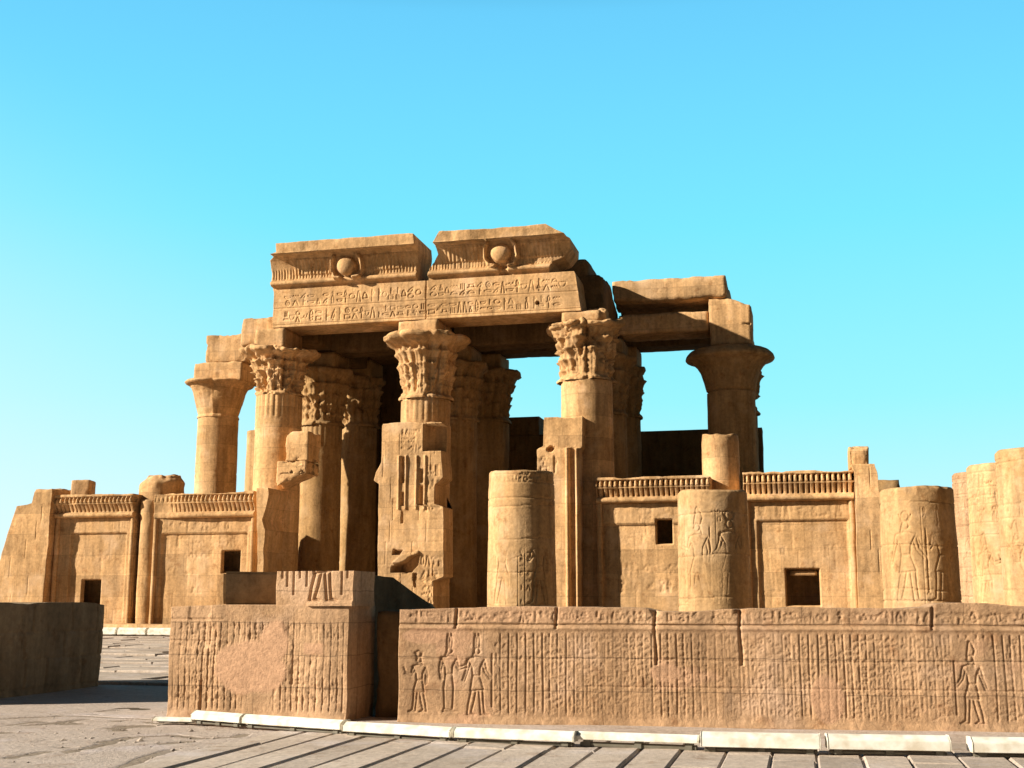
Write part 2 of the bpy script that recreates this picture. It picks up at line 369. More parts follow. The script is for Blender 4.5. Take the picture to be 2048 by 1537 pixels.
def figure(crown, pose=0, robe=False):
    s = list(crown)
    s += [circ(.01, .785, .038, .042, 10), [(.045, .79), (.058, .775), (.045, .768)], [(-.03, .80), (-.055, .70), (-.03, .70)]]
    s += [[(-.12, .69), (-.02, .715), (.03, .715), (.12, .69), (.06, .58), (.05, .48)], [(-.12, .69), (-.06, .58), (-.05, .48)], [(-.05, .48), (.05, .48)]]
    if robe: s += [[(-.05, .48), (-.075, .30), (-.06, .04)], [(.05, .48), (.075, .3), (.06, .04)], [(-.07, .04), (.11, .0), (-.09, 0), (-.07, .04)]]
    else:
        s += [[(-.05, .48), (-.085, .29), (.11, .31), (.05, .48)], [(.1, .31), (.105, .17), (.12, .03), (.19, 0), (.07, 0), (.055, .15), (.04, .3)],
              [(.0, .3), (-.03, .16), (-.07, .03), (-.01, 0), (-.13, 0), (-.11, .14), (-.07, .29)]]
    if pose == 0: s += [[(-.12, .69), (-.15, .55), (-.13, .42), (-.10, .41)], [(-.095, .62), (-.115, .54), (-.1, .42)], [(.12, .69), (.15, .57), (.25, .60), (.28, .67)], [(.09, .62), (.15, .535), (.27, .57)]]
    else: s += [[(-.12, .69), (-.15, .55), (-.2, .42)], [(-.09, .62), (-.12, .54), (-.17, .41)], [(.12, .69), (.15, .55), (.22, .46)], [(.09, .62), (.12, .53), (.2, .44)], [(.23, .1), (.23, .75)]]
    return s
def courses(Hh, X, Z, z0, hs, depth=.012, w=.012, seed=1, vj=True, ln=1.4):
    rng = random.Random(seed); z = z0
    for h in hs:
        d = np.abs(Z - z - .012 * np.sin(X * 1.3 + seed)); Hh -= depth * np.exp(-(d / w) ** 2) * (.6 + .4 * fbm(X, 0, Z, 1.5, 2))
        if vj:
            x = X.min() - rng.random() * ln
            while x < X.max():
                mk = (Z > z) & (Z < z + h); Hh -= mk * depth * np.exp(-((X - x) / w) ** 2); x += ln * rng.uniform(.7, 1.4)
        z += h
def weather(X, Z, Y=0.0, amp=.02, big=.03): return fbm(X, Y + 2.2, Z, 1.1, 4) * amp + np.minimum(0, fbm(X + 40, Y, Z, .8, 3) + .12) * big * 2

# ================================================================ the ground
gx = np.concatenate([[-2500, -600, -150, -60], np.linspace(-34, 40, 150), [70, 160, 600, 2500]])
gy = np.concatenate([[-300, -90], np.linspace(-46, 16, 190), [30, 60, 150, 600, 2500]])
GX, GY = np.meshgrid(gx, gy)
def ground_z(x, y):
    near = sstep(-26, -4, y) * .22
    return near + fbm(x, y, 0, .5, 3) * .012 * (np.abs(x) < 60)
structure(mesh('ground', np.stack([GX, GY, ground_z(GX, GY)], -1).reshape(-1, 3), quads(len(gy), len(gx)), 'sand', None, True))
cx_, cy_ = np.meshgrid(np.linspace(4.2, 30, 60), np.linspace(-28.9, 15.8, 90)); structure(mesh('court_floor', np.stack([cx_, cy_, ground_z(cx_, cy_) + .004], -1).reshape(-1, 3), quads(90, 60), 'low_bounce', None, True))  # floor out of sight, coloured dark to weaken bounce light
hx_, hy_ = np.meshgrid(np.linspace(-16, 4.16, 40), np.linspace(-.4, 15.8, 40)); structure(mesh('hall_floor', np.stack([hx_, hy_, ground_z(hx_, hy_) + .004], -1).reshape(-1, 3), quads(40, 40), 'low_bounce', None, True))
fx_ = np.concatenate([np.linspace(-34, 1.9, 90), np.linspace(2, 9, 240), np.linspace(9.1, 40, 80)]); fy_ = np.concatenate([np.linspace(-36.5, -34, 12), np.linspace(-33.95, -28.8, 180), np.linspace(-28.7, -23.5, 60)])
FX_, FY_ = np.meshgrid(fx_, fy_); FZ_ = ground_z(FX_, FY_) + .008
# worn hollows left of the gate
FZ_ -= np.maximum(0, fbm(FX_, FY_, 5, .9, 4) - .12) * .14 * sstep(7.5, 5.5, FX_) * sstep(-27.5, -29.5, FY_)
cr_ = random.Random(12); dd_ = np.full(FX_.shape, 9.0)
for pts_ in ([(140, 1505), (185, 1497), (225, 1487)], [(205, 1487), (240, 1482), (262, 1476)], [(285, 1474), (345, 1472), (400, 1478), (470, 1476), (490, 1470)], [(60, 1452), (120, 1446), (170, 1440)],
             [(250, 1535), (300, 1512), (345, 1500)], [(20, 1518), (90, 1506)], [(330, 1488), (380, 1484)], [(0, 1440), (150, 1432), (300, 1440)]):
    w_ = [PZ(*p)[:2] for p in pts_]; m_ = []
    for (xa, ya), (xb, yb) in zip(w_[:-1], w_[1:]):
        for k in range(6): m_.append((xa + (xb - xa) * k / 6 + cr_.uniform(-.03, .03), ya + (yb - ya) * k / 6 + cr_.uniform(-.05, .05)))
    dd_ = np.minimum(dd_, seg_d(FX_, FY_, m_ + [tuple(w_[-1])]))
FZ_ -= .07 * np.exp(-(dd_ / .05) ** 2) * (.4 + .6 * np.abs(fbm(FX_, FY_, 1, 2.0, 2)) * 2)
Fq_ = quads(len(fy_), len(fx_)); mid = np.stack([FX_, FY_], -1).reshape(-1, 2)[Fq_].mean(1)
Fq_ = Fq_[~((mid[:, 0] > 6.4) & (mid[:, 1] > -28.6))]
structure(mesh('forecourt', np.stack([FX_, FY_, FZ_], -1).reshape(-1, 3), Fq_, 'ground', None, True))

def slab_sheet(name, rows, mat):
    """Paving: every slab a worn box of its own height, joined in one pavement."""
    V, Fs = [], []
    for (x0, x1, y0, y1, z) in rows:
        b = .018; t = random.uniform(-.006, .006); s = random.uniform(-.006, .006); j = lambda: random.uniform(-.009, .009)
        n = len(V); zz = z + random.uniform(-.008, .008)
        P = [(x0 + j(), y0 + j()), (x1 + j(), y0 + j()), (x1 + j(), y1 + j()), (x0 + j(), y1 + j())]
        V += [(px, py, z - .2) for px, py in P]
        V += [(px, py, zz - b + t * k) for (px, py), k in zip(P, (-1, 1, 1, -1))]
        cx, cy = (x0 + x1) / 2, (y0 + y1) / 2
        V += [(px + (b if px < cx else -b), py + (b if py < cy else -b), zz + t * k + s * l) for (px, py), k, l in zip(P, (-1, 1, 1, -1), (-1, -1, 1, 1))]
        for lo, hi in ((0, 4), (4, 8)):
            Fs += [(n + lo + i, n + lo + (i + 1) % 4, n + hi + (i + 1) % 4, n + hi + i) for i in range(4)]
        Fs.append((n + 8, n + 9, n + 10, n + 11))
    return structure(mesh(name, V, Fs, mat))
random.seed(4)
rows = []
x = 7.9
while x < 22:
    w = random.uniform(.43, .49); y = -35.5 + random.uniform(0, 1.5)
    yy = -30.2
    g = random.choice((.008, .014, .02, .032))
    edge = -31.4 - max(0, (10.6 - x)) * .9
    while y < yy:
        ln = random.uniform(2.2, 4.4); y1 = min(yy, y + ln)
        if y1 - y > .5: rows.append((x + g / 2, x + w - g / 2, y + .01, y1 - .01, .03))
        y = y1
    x += w
slab_sheet('pavement', rows, 'slab')
rows = []
y = -24.0
while y < -2.2:
    h = random.uniform(.7, 1.25); x = -19 + random.random(); z = float(sstep(-26, -4, y + h / 2) * .22) + .03
    while x < 4:
        w = random.uniform(1.0, 2.6)
        if random.random() < .985: rows.append((x + .02, x + w - .02, y + .035, y + h - .035, z + random.uniform(-.02, .03)))
        x += w
    y += h
slab_sheet('court_pavement', rows, 'slab')

# chips and crumbs of stone on the dusty ground
rng = np.random.RandomState(3); V, Fs = [], []
for k in range(260):
    if k < 110: c = PZ(rng.uniform(60, 470), rng.normal(1478, 18)); s = rng.uniform(.008, .03) * (1.8 if rng.rand() < .1 else 1)
    else: c = PZ(rng.uniform(0, 620), rng.uniform(1415, 1537)); s = rng.uniform(.008, .025)
    c[2] = ground_z(c[0], c[1]) + s * .25; n = len(V)
    q = [(1, 0, 0), (0, 1, 0), (-1, 0, 0), (0, -1, 0), (.2, .1, .5), (0, 0, -.6)]
    for p in q: V.append(c + np.array(p) * s * rng.uniform(.6, 1.35, 3))
    Fs += [(n + a, n + b, n + 4) for a, b in ((0, 1), (1, 2), (2, 3), (3, 0))] + [(n + b, n + a, n + 5) for a, b in ((0, 1), (1, 2), (2, 3), (3, 0))]
o = mesh('rubble', V, Fs, 'slab'); tag(o, 'small stone chips scattered over the dusty ground', 'rubble'); o['kind'] = 'stuff'

# ================================================================ the low walls in front
def framed(p0, rz):
    ca, sa = math.cos(rz), math.sin(rz)
    return lambda V: np.stack([p0[0] + V[:, 0] * ca - V[:, 1] * sa, p0[1] + V[:, 0] * sa + V[:, 1] * ca, V[:, 2]], 1)
# long wall right of the gate: local x along the wall
WP, WA = (8.98, -29.3), R(4.0)
WF = framed(WP, WA)
fw_root = thing('carved_wall', 'long low sandstone wall with vertical carved lines and three striding figures', 'wall', (WP[0], WP[1], 0), WA)
def wpx(px, py):
    """picture point on the face of the long wall -> (s, z)"""
    d = _ray(px, py); n = np.array([math.sin(WA), -math.cos(WA), 0.0]); t = np.dot(np.array([WP[0], WP[1], 0]) - CAM, n) / np.dot(d, n)
    q = CAM + d * t; return ((q[0] - WP[0]) * math.cos(WA) + (q[1] - WP[1]) * math.sin(WA), q[2])
zt = wpx(900, 1216)[1]; zg = wpx(1000, 1250)[1]; zl = wpx(1000, 1264)[1]; zb = wpx(1000, 1432)[1]
SL = 11.5
rngp = random.Random(5)
vl = []
s = wpx(985, 1300)[0]
while s < SL: vl.append(s); s += rngp.uniform(.088, .118)
BLANK = [wpx(1660, 1395) + (.22, .3), wpx(1330, 1345) + (.2, .13), wpx(850, 1272) + (.34, .1)]
FIG = [((822, 1292), (838, 1424), DISC, 0, False, -1), ((880, 1268), (897, 1424), PLUMES, 0, True, 1), ((940, 1268), (952, 1430), PLUMES, 1, False, 1),
       ((1958, 1283), (1950, 1448), WHITE, 1, False, -1)]
def patch_front(X, Z):
    p = np.zeros_like(X)
    for (bs, bz, rs, rz_) in BLANK: p = np.maximum(p, sstep(1.15, .8, ((X - bs) / rs) ** 2 + ((Z - bz) / rz_) ** 2 + fbm(X, 0, Z, 3, 3) * .8))
    p = np.maximum(p, .8 * sstep(.1, .3, fbm(X, 5, Z * 1.6, 1.1, 4) - .12) * (np.abs(fbm(X, 2, 0, .4, 2)) > .05))
    return np.maximum(p, .5 * sstep(zg + .02, zg + .06, Z) * sstep(.0, .25, fbm(X, 0, 3, .45, 2)))
def h_front(X, Z):
    Hh = weather(X, Z, 1, .014, .02)
    patch = np.zeros_like(X)
    for (bs, bz, rs, rz_) in BLANK:
        d = ((X - bs) / rs) ** 2 + ((Z - bz) / rz_) ** 2 + fbm(X, 0, Z, 3, 3) * .8
        patch = np.maximum(patch, sstep(1.15, .8, d))
    wear = sstep(-.38, .1, fbm(X, 3, Z, 1.2, 4) + .12) * (1 - patch)
    figz = np.zeros_like(X)
    for (a, b, cr, ps, rb, sg) in FIG:
        s1, z1 = wpx(*a); s0, z0 = wpx(*b); figz = np.maximum(figz, sstep(.26, .2, np.abs(X - s0)) * sstep(z1 + .06, z1, Z))
    G = np.zeros_like(X)
    for i, s in enumerate(vl):
        dz = .004 * np.sin(Z * 5 + i)
        G += np.exp(-((X - s - dz) / .0105) ** 2) * (.72 + .28 * math.sin(i * 12.9))
    band = sstep(zb - .02, zb + .06, Z) * sstep(zl, zl - .03, Z)
    Hh -= .019 * G * band * (.35 + .65 * wear) * (1 - figz)
    # small signs between the lines
    r2 = random.Random(8); T = np.zeros_like(X)
    for i, s in enumerate(vl[:-1]):
        z = zl - .06
        while z > zb + .05:
            hgt = r2.uniform(.045, .08)
            if r2.random() < .8: carve(T, X, Z, r2.choice(GLYPHS), s + .028, z - hgt, .05, hgt, .011, .011)
            z -= hgt + .025
    Hh += T * band * wear * (1 - figz)
    # top course: cornice line and its signs
    Hh -= .03 * np.exp(-((Z - zg) / .014) ** 2) * (.75 + .25 * fbm(X, 1, Z, 1.5, 2)); Hh += .02 * np.exp(-((Z - zg + .045) / .025) ** 2)
    T = np.zeros_like(X); glyph_row(T, X, Z, .15, SL - .3, zg + .04, zt - .04, .015, .015, random.Random(2), .85); Hh += T * wear
    for s, zz in [(wpx(913, 1230)[0], 0), (wpx(1113, 1230)[0], 0), (wpx(1310, 1230)[0], 1), (wpx(1480, 1230)[0], 1), (wpx(1865, 1230)[0], 0)]:
        Hh -= .05 * np.exp(-((X - s - .01 * np.sin(Z * 9)) / .016) ** 2) * (Z > zg - (.5 if zz else .05))
        if zz: Hh -= .09 * np.exp(-((X - s) / .05) ** 2 - ((Z - zt) / .07) ** 2)
    courses(Hh, X, Z, zg - .44, [.4], .012, .012, 4, False)
    Hh -= .01 * np.exp(-((Z - wpx(1400, 1376)[1]) / .01) ** 2) * (fbm(X, 0, 0, .4, 2) > -.1)
    for (a, b, cr, ps, rb, sg) in FIG:
        s1, z1 = wpx(*a); s0, z0 = wpx(*b); h = z1 - z0
        Hh += figz * 0
        carve(Hh, X, Z, figure(cr, ps, rb), s0, z0, sg * h * .88, h, .019, .0105)
    Hh += .03 * sstep(zb, zb - .12, Z) + fbm(X, 7, Z, 4, 3) * .02 * sstep(zb + .02, zb - .05, Z)
    return Hh
def wtop(X): return np.minimum(.02, fbm(X, 0, 0, 1.1, 4) * .05) + interp_top(X)
def interp_top(X): return np.interp(X, [0, wpx(1290, 1215)[0], wpx(1320, 1218)[0], wpx(1480, 1218)[0], wpx(1500, 1215)[0], wpx(1860, 1208)[0], wpx(1875, 1202)[0], SL], [0, 0, -.03, -.02, .0, .02, .05, .06])
relief('wall_body', fw_root, 'wall', np.linspace(-.1, zt, 150), 0.0, SL, 0.0, .85, h_front, 960, WF, wtop, False, patch_front)

# broad block left of the gate
GP, GA = (5.52, -29.35), R(-2.0)
GFm = framed(GP, GA)
gate = thing('gate_block', 'broad carved stone block left of the dark gateway', 'wall', (GP[0], GP[1], 0), GA)
def gpx(px, py, off=0.0):
    d = _ray(px, py); n = np.array([math.sin(GA), -math.cos(GA), 0.0]); t = (np.dot(np.array([GP[0], GP[1], 0]) - CAM, n) + off) / np.dot(d, n)
    q = CAM + d * t; return ((q[0] - GP[0]) * math.cos(GA) + (q[1] - GP[1]) * math.sin(GA), q[2])
g0, gz = gpx(343, 1211); g1 = gpx(696, 1300)[0]; gb = gpx(520, 1425)[1]
gl0 = gpx(334, 1428)[0]
def patch_gate(X, Z):
    bs, bz = gpx(495, 1335); d = ((X - bs) / .52) ** 2 + ((Z - bz) / .36) ** 2 + fbm(X, 0, Z, 1.6, 4) * 1.1; p = sstep(1.2, .8, d)
    bs, bz = gpx(625, 1298); p = np.maximum(p, sstep(1.1, .9, np.maximum(np.abs(X - bs) / .14, np.abs(Z - bz) / .07)))
    bs, bz = gpx(548, 1290); d = ((X - bs) / .2) ** 2 + ((Z - bz) / .3) ** 2 + fbm(X, 3, Z, 1.8, 4) * .9; return np.maximum(p, sstep(1.2, .8, d))
def h_gate(X, Z):
    Hh = weather(X, Z, 4, .012, .014)
    r = random.Random(3); G = np.zeros_like(X); s = g0 + .08
    while s < g1 - .04: G += np.exp(-((X - s - .005 * np.sin(Z * 6 + s)) / .011) ** 2) * r.uniform(.5, 1); s += r.uniform(.075, .105)
    blank = patch_gate(X, Z)
    wear = sstep(-.35, .15, fbm(X, 8, Z, 1.3, 4) + .1) * (1 - blank)
    Hh -= .017 * G * wear * sstep(gz - .2, gz - .25, Z) * sstep(gb, gb + .05, Z)
    T = np.zeros_like(X)
    for k in range(9):
        z = gz - .33 - k * .12
        if z > gb: glyph_row(T, X, Z, g0 + .1, g1 - .1, z, z + .08, .012, .012, r, .7)
    Hh += T * wear
    Hh -= .02 * np.exp(-((Z - gz + .19) / .012) ** 2) * (fbm(X, 2, 0, .9, 2) > -.2)
    Hh -= .018 * np.exp(-((Z - gpx(500, 1283)[1]) / .012) ** 2) * (X < gpx(430, 1283)[0])
    s = gpx(400, 1400)[0]; Hh -= .04 * np.exp(-((X - s) / .014) ** 2) * (Z < gpx(400, 1360)[1])
    Hh += .03 * sstep(gb, gb - .15, Z) - .018 * sstep(-.02, .15, fbm(X, 1, Z, 1.6, 3) - .2)
    return Hh
relief('wall_body', gate, 'wall', np.linspace(-.1, gz, 120), [(0, gl0), (gz, g0)], g1, 0.0, .95, h_gate, 330, GFm, lambda X: np.minimum(.01, fbm(X, 0, 0, 1.6, 3) * .04), False, patch_gate)
# upper block with the carved legs, resting on the gate block
c0, cz0 = gpx(551, 1212); c1, cz1 = gpx(708, 1142)
top = thing('carved_block', 'upright stone block carved with striding legs, resting on the gate block', 'stone block', tuple(GFm(np.array([[(c0 + c1) / 2, .3, gz]]))[0]), GA)
def h_legs(X, Z):
    Hh = weather(X, Z, 6, .012, .02); h = (cz1 - gz) / .36
    carve(Hh, X, Z, [s for s in figure(WHITE, 1) if max(p[1] for p in s) < .5], gpx(640, 1200)[0], gz + .06, h, h, .04, .016)
    for i, q in enumerate((563, 573, 586, 598, 612, 683, 694)):
        s = gpx(q, 1160)[0]; Hh -= .03 * np.exp(-((X - s) / .012) ** 2) * (Z > cz1 - .1 - .11 * (i % 3))
    Hh += .05 * sstep(gz + .07, gz + .04, Z) * (X > gpx(615, 1200)[0])
    return Hh
relief('block_body', top, 'wall', np.linspace(gz - .01, cz1, 60), c0, c1, 0.02, .75, h_legs, 120, GFm)
# the stone in the gap: its face is turned away from the sun
def turned(name, label, a, b, off_b, ztop, zbase, mat, depth=.75, cat='stone block', zr=None):
    ax, ay = GFm(np.array([[a, .12, 0]]))[0][:2]; bx, by = GFm(np.array([[b, off_b, 0]]))[0][:2]
    v = np.array([ax, ay]) - CAM[:2]; v /= np.linalg.norm(v); n = np.array([-v[1], v[0]])
    cx, cy = np.array([ax, ay]) + v * (off_b + depth) - n * .06
    t = thing(name, label, cat, (ax, ay, zbase))
    prism('stone_body', t, mat, [(ax, ay), (bx, by), (bx + v[0] * .3, by + v[1] * .3), (cx, cy)], zbase, ztop, zr)
    return t
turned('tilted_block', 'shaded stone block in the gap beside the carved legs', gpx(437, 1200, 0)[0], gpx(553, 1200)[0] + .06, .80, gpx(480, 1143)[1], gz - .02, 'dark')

# gateway: inner jamb and the broken stub behind it
jx0, jx1 = XY(752, -28.75, 1300), XY(806, -28.75, 1300)
t = thing('gate_jamb', 'shaded inner jamb stone standing in the narrow gateway', 'stone jamb', (jx0, -28.75, 0))
block('jamb_body', t, 'deep_shade', jx0, jx1, -28.75, -27.6, -.1, ZY(770, 1222, -28.75), .08, .04, .03, .08)  # jamb coloured darker to stand for the gateway's shade
zt2 = ZY(770, 1157, -27.2)
xs_ = [XY(q, -27.2, 1190) for q in (716, 864)]
t = thing('broken_stub', 'shaded broken stone behind the gateway, its slope to the right standing for a shadow', 'stone block', (xs_[0], -27.2, 0))  # dark stone whose sloping right part takes the place of a shadow
yb = -26.0; xb = XY(864, yb, 1190)
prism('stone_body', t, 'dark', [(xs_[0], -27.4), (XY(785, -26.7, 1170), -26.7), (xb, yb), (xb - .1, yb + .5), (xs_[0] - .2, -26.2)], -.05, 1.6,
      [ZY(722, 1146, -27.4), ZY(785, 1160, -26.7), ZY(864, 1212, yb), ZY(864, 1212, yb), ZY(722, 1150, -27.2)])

# dark wall on the left, its long side turned from the sun
DY0, DY1 = -28.75, -24.3
DX1 = XY(203, DY1, 1300); DX0 = DX1 - 1.4
dz = float(PY(200, 1207, DY1)[2])
t = thing('shaded_wall', 'low dark wall on the left whose near side lies in shade', 'wall', ((DX0 + DX1) / 2, (DY0 + DY1) / 2, 0))
def h_dark(X, Z):
    Hh = weather(X, Z, 9, .03, .05); courses(Hh, X, Z, .1, [.5, .45, .5], .03, .02, 6, True, .9); return Hh
def dframe(V): return np.stack([DX1 - (V[:, 1]), DY0 + V[:, 0], V[:, 2]], 1)
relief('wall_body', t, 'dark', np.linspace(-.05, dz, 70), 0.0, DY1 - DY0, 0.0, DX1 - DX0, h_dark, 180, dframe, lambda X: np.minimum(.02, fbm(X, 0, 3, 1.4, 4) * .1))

# ================================================================ white light troughs on the ground
def trough(p0, p1, label, h=.135, d=.19, lift=.05):
    p0, p1 = np.array(p0), np.array(p1); a = math.atan2(p1[1] - p0[1], p1[0] - p0[0]); ln = float(np.hypot(*(p1 - p0)[:2]))
    z = float(ground_z(p0[0], p0[1])) + .03; a += .012 * math.sin(p0[0] * 7.7)
    t = thing('light_trough', label, 'ground light', (p0[0], p0[1], z), a, 'white light troughs along the walls')
    fr = framed((p0[0], p0[1]), a)
    def bx(nm, mat, x0, x1, prof, par=t):
        n = len(prof); V = [(x0, y, z + zz) for y, zz in prof] + [(x1, y, z + zz) for y, zz in prof]
        Fs = [tuple(range(n)), tuple(range(n, 2 * n))[::-1]] + [(i, n + i, n + (i + 1) % n, (i + 1) % n) for i in range(n)]
        o = mesh(nm, fr(np.array(V)), Fs, mat, par)
        import bmesh
        bm = bmesh.new(); bm.from_mesh(o.data); bmesh.ops.recalc_face_normals(bm, faces=bm.faces)
        bmesh.ops.bevel(bm, geom=bm.edges[:], offset=.005, segments=2, affect='EDGES'); bm.to_mesh(o.data); bm.free(); return o
    bx('housing', 'white', 0, ln, [(-d * .5, lift), (d * .5, lift), (d * .5, h), (-d * .12, h + .012), (-d * .5, h * .80)])
    for q in (.06, ln / 2 - .03, ln - .14): bx('foot', 'grey', q, q + .08, [(-d * .3, 0), (d * .4, 0), (d * .4, lift - .004), (-d * .3, lift - .004)])
    for q in (-.012, ln + .002): bx('end_cap', 'white', q, q + .010, [(-d * .52, lift - .004), (d * .52, lift - .004), (d * .52, h + .006), (-d * .14, h + .018), (-d * .52, h * .82)])
    bx('cable_channel', 'grey', .02, ln - .02, [(-d * .2, .004), (d * .3, .004), (d * .3, lift * .6), (-d * .2, lift * .6)])
    return t
near = [((312, 1450), (388, 1452), 'thin light trough at the outer foot of the gate block, first of the front row'),
        ((393, 1452), (488, 1460), 'short white light trough below the gate block'),
        ((493, 1460), (688, 1474), 'white light trough ending beside the dark gateway'),
        ((694, 1476), (906, 1489), 'white light trough in front of the dark gateway'),
        ((913, 1490), (1151, 1499), 'white light trough below the three carved figures'),
        ((1158, 1498), (1398, 1507), 'dim white light trough between the carved figures and the wall crack'),
        ((1405, 1508), (1640, 1514), 'bright white light trough below the golden column stump with the tall crown figure'),
        ((1656, 1514), (1897, 1518), 'bright white light trough below the smooth round patch of the long wall'),
        ((1943, 1520), (2180, 1524), 'white light trough at the far right below the single crowned figure')]
for i, (a, b, lb) in enumerate(near):
    trough(PZ(*a), PZ(*b), lb, h=.06 if i == 0 else (.15 if i < 6 else .19), d=.19 if i < 6 else .25, lift=.02 if i == 0 else (.055 if i != 5 else .08))
for a, b, lb in (((150, 1277), (233, 1277), 'small distant light trough beside the shaded wall, at the foot of the far screen'),
                 ((238, 1277), (293, 1277), 'small distant light trough in the middle of the three below the ribbed pilaster'),
                 ((298, 1277), (352, 1277), 'small distant light trough beside the edge of the gate block')):
    p, q = PY(a[0], a[1], -3.2), PY(b[0], b[1], -3.2); trough((p[0], -3.2, 0), (q[0], -3.2, 0), lb, .3, .3, .06)

# ================================================================ columns
def ribs(T, n, sharp=.7): return np.abs(np.cos(T * n / 2)) ** sharp
def cap_radius(kind, T, t, r0, lip, n8=8, ph=0.0):
    """radius of a capital at height fraction t (0 neck .. 1 top)"""
    if kind == 'bell':
        b = np.interp(t, [0, .05, .3, .5, .62, .70, .745, .76, .80, .88, .95, 1.0], [r0 * 1.0, r0 * 1.03, r0 * 1.13, r0 * 1.25, r0 * 1.4, r0 * 1.54, r0 * 1.62, lip * .97, lip, lip * .975, lip * .91, lip * .80])
        return b - .09 * np.exp(-((t - .025) / .025) ** 2) * r0 - .015 * ribs(T, 34) * (t < .7)
    if kind == 'palm':
        b = np.interp(t, [0, .04, .08, .45, .7, .86, .9, .95, 1.0], [r0 * 1.05, r0 * 1.05, r0 * 1.0, r0 * 1.2, r0 * 1.34, r0 * 1.5, lip * .95, lip, lip * .94])
        lob = ribs(T + ph, n8, .55); k = sstep(.35, 1, t)
        return b * (1 - .17 * k * (1 - lob)) - .02 * ribs(T, n8 * 4) * (t < .8)
    b = np.interp(t, [0, .03, .08, .4, .66, .8, .87, .91, .97, 1.0], [r0 * 1.12, r0 * 1.14, r0 * 1.02, r0 * 1.16, r0 * 1.26, r0 * 1.34, lip * .86, lip * .98, lip, lip * .95])
    r = b * (1 - .15 * sstep(.72, .9, t) * (1 - ribs(T + ph, n8, .45)))
    for i, (tc, n, a) in enumerate(((.2, 20, .09), (.36, 16, .14), (.53, 12, .19), (.72, 8, .24))):
        f = (t - tc + .12) / .12                      # swells up to a leaf edge, then drops back sharply
        saw = np.where((f > 0) & (f <= 1), np.clip(f, 0, 1) ** 2.2, 0) + np.where((f > 1) & (f < 1.14), 1 - (f - 1) / .14, 0)
        vary = .65 + .5 * np.sin(T * 3 + i * 2.1) * np.sin(T * 5 + i)
        r = r + a * saw * ribs(T + ph + i * .2, n, .5) * vary - .10 * (1 - ribs(T + ph + i * .2, n, .4)) * sstep(.05, .15, t) * sstep(.86, .8, t)
    return r
def column(name, label, X, Y, zn, zc, kind, r=1.05, lip=1.75, aba=None, mat='facade', erode=.05, group=None, fine=1.0, z0=-.05, neck=True, seed=0.0, ph=.2, n8=8, carve_fn=None, cap=True, abw=.92):
    t = thing(name, label, 'column', (X, Y, z0), 0, group)
    thc = math.atan2(CAM[1] - Y, CAM[0] - X)
    nth = int(150 * fine)
    zs = np.linspace(z0, zn, int((zn - z0) / (.07 / fine)))
    T, Z = np.meshgrid(np.linspace(0, 2 * math.pi, nth, endpoint=False), zs)
    arc = ((T - thc + math.pi) % (2 * math.pi) - math.pi) * r
    Hh = weather(np.cos(T) * r + X, Z, np.sin(T) * r + Y, .016, .02)
    if neck:
        Hh += .05 * (ribs(T, 26, .6) - .6) * sstep(zn - .95, zn - .9, Z)
        for k in range(5): Hh += .02 * np.exp(-((Z - zn + 1.0 + k * .11) / .03) ** 2)
    for k in np.arange(1.2, zn - 1, 1.02): Hh -= .018 * np.exp(-((Z - k) / .014) ** 2)
    if carve_fn: carve_fn(Hh, arc, Z)
    taper = np.interp(Z, [z0, zn], [r, r * .94])
    lathe('shaft', t, mat, X, Y, zs, lambda T_, Z_: taper + Hh, nth, False)
    if cap:
        zz = np.linspace(zn, zc, int(64 * fine)); 
        def rf(T_, Z_):
            tt = (Z_ - zn) / (zc - zn); rr = cap_radius(kind, T_, tt, r * .94, lip, n8, ph)
            x, y = X + rr * np.cos(T_), Y + rr * np.sin(T_)
            return rr + fbm(x + seed, y, Z_, 1.4, 4) * erode * 1.6 + np.minimum(0, fbm(x + seed, y, Z_, 2.4, 4) + .02) * erode * 5.0
        def zf(T_, Z_):
            tt = (Z_ - zn) / (zc - zn); return Z_ + fbm(np.cos(T_) * 2 + seed + X, np.sin(T_) * 2, 0, 1.2, 3) * erode * 2.2 * sstep(.8, 1, tt)
        lathe('capital', t, mat, X, Y, zz, rf, int(200 * fine), True, zfn=zf)
    if aba: block('abacus', t, mat, X - abw, X + abw, (.02 if Y < 2 else Y - abw), Y + abw, zc - .12, aba - .003, .16, .04, .03, .06)
    return t
Y1, Y2, Y3 = 1.2, 5.6, 10.4
xA, xB, xC = XY(557, Y1, 850), XY(852, Y1, 800), XY(1174, Y1, 800)
zAr = ZY(690, 648, 0)                                  # underside of the front beam
column('temple_column', 'sunlit front column with a crumbling leafy capital beside the left screen', xA, Y1, ZY(556, 787, .2), ZY(560, 689, -.3), 'leaf', 1.0, 1.7, zAr, erode=.11, seed=3, abw=.68)
column('temple_column', 'central front column with a scalloped leafy capital between the two doorways', xB, Y1, ZY(852, 795, .2), ZY(850, 657, -.5), 'leaf', 1.05, 1.86, zAr, erode=.07, seed=8, ph=.0, abw=.84)
column('temple_column', 'front column with a battered capital, bright on its left half, beside the right screen', xC, Y1, ZY(1172, 758, .2), ZY(1165, 634, -.3), 'leaf', 1.08, 1.62, zAr, erode=.16, seed=21, neck=False, abw=.78)
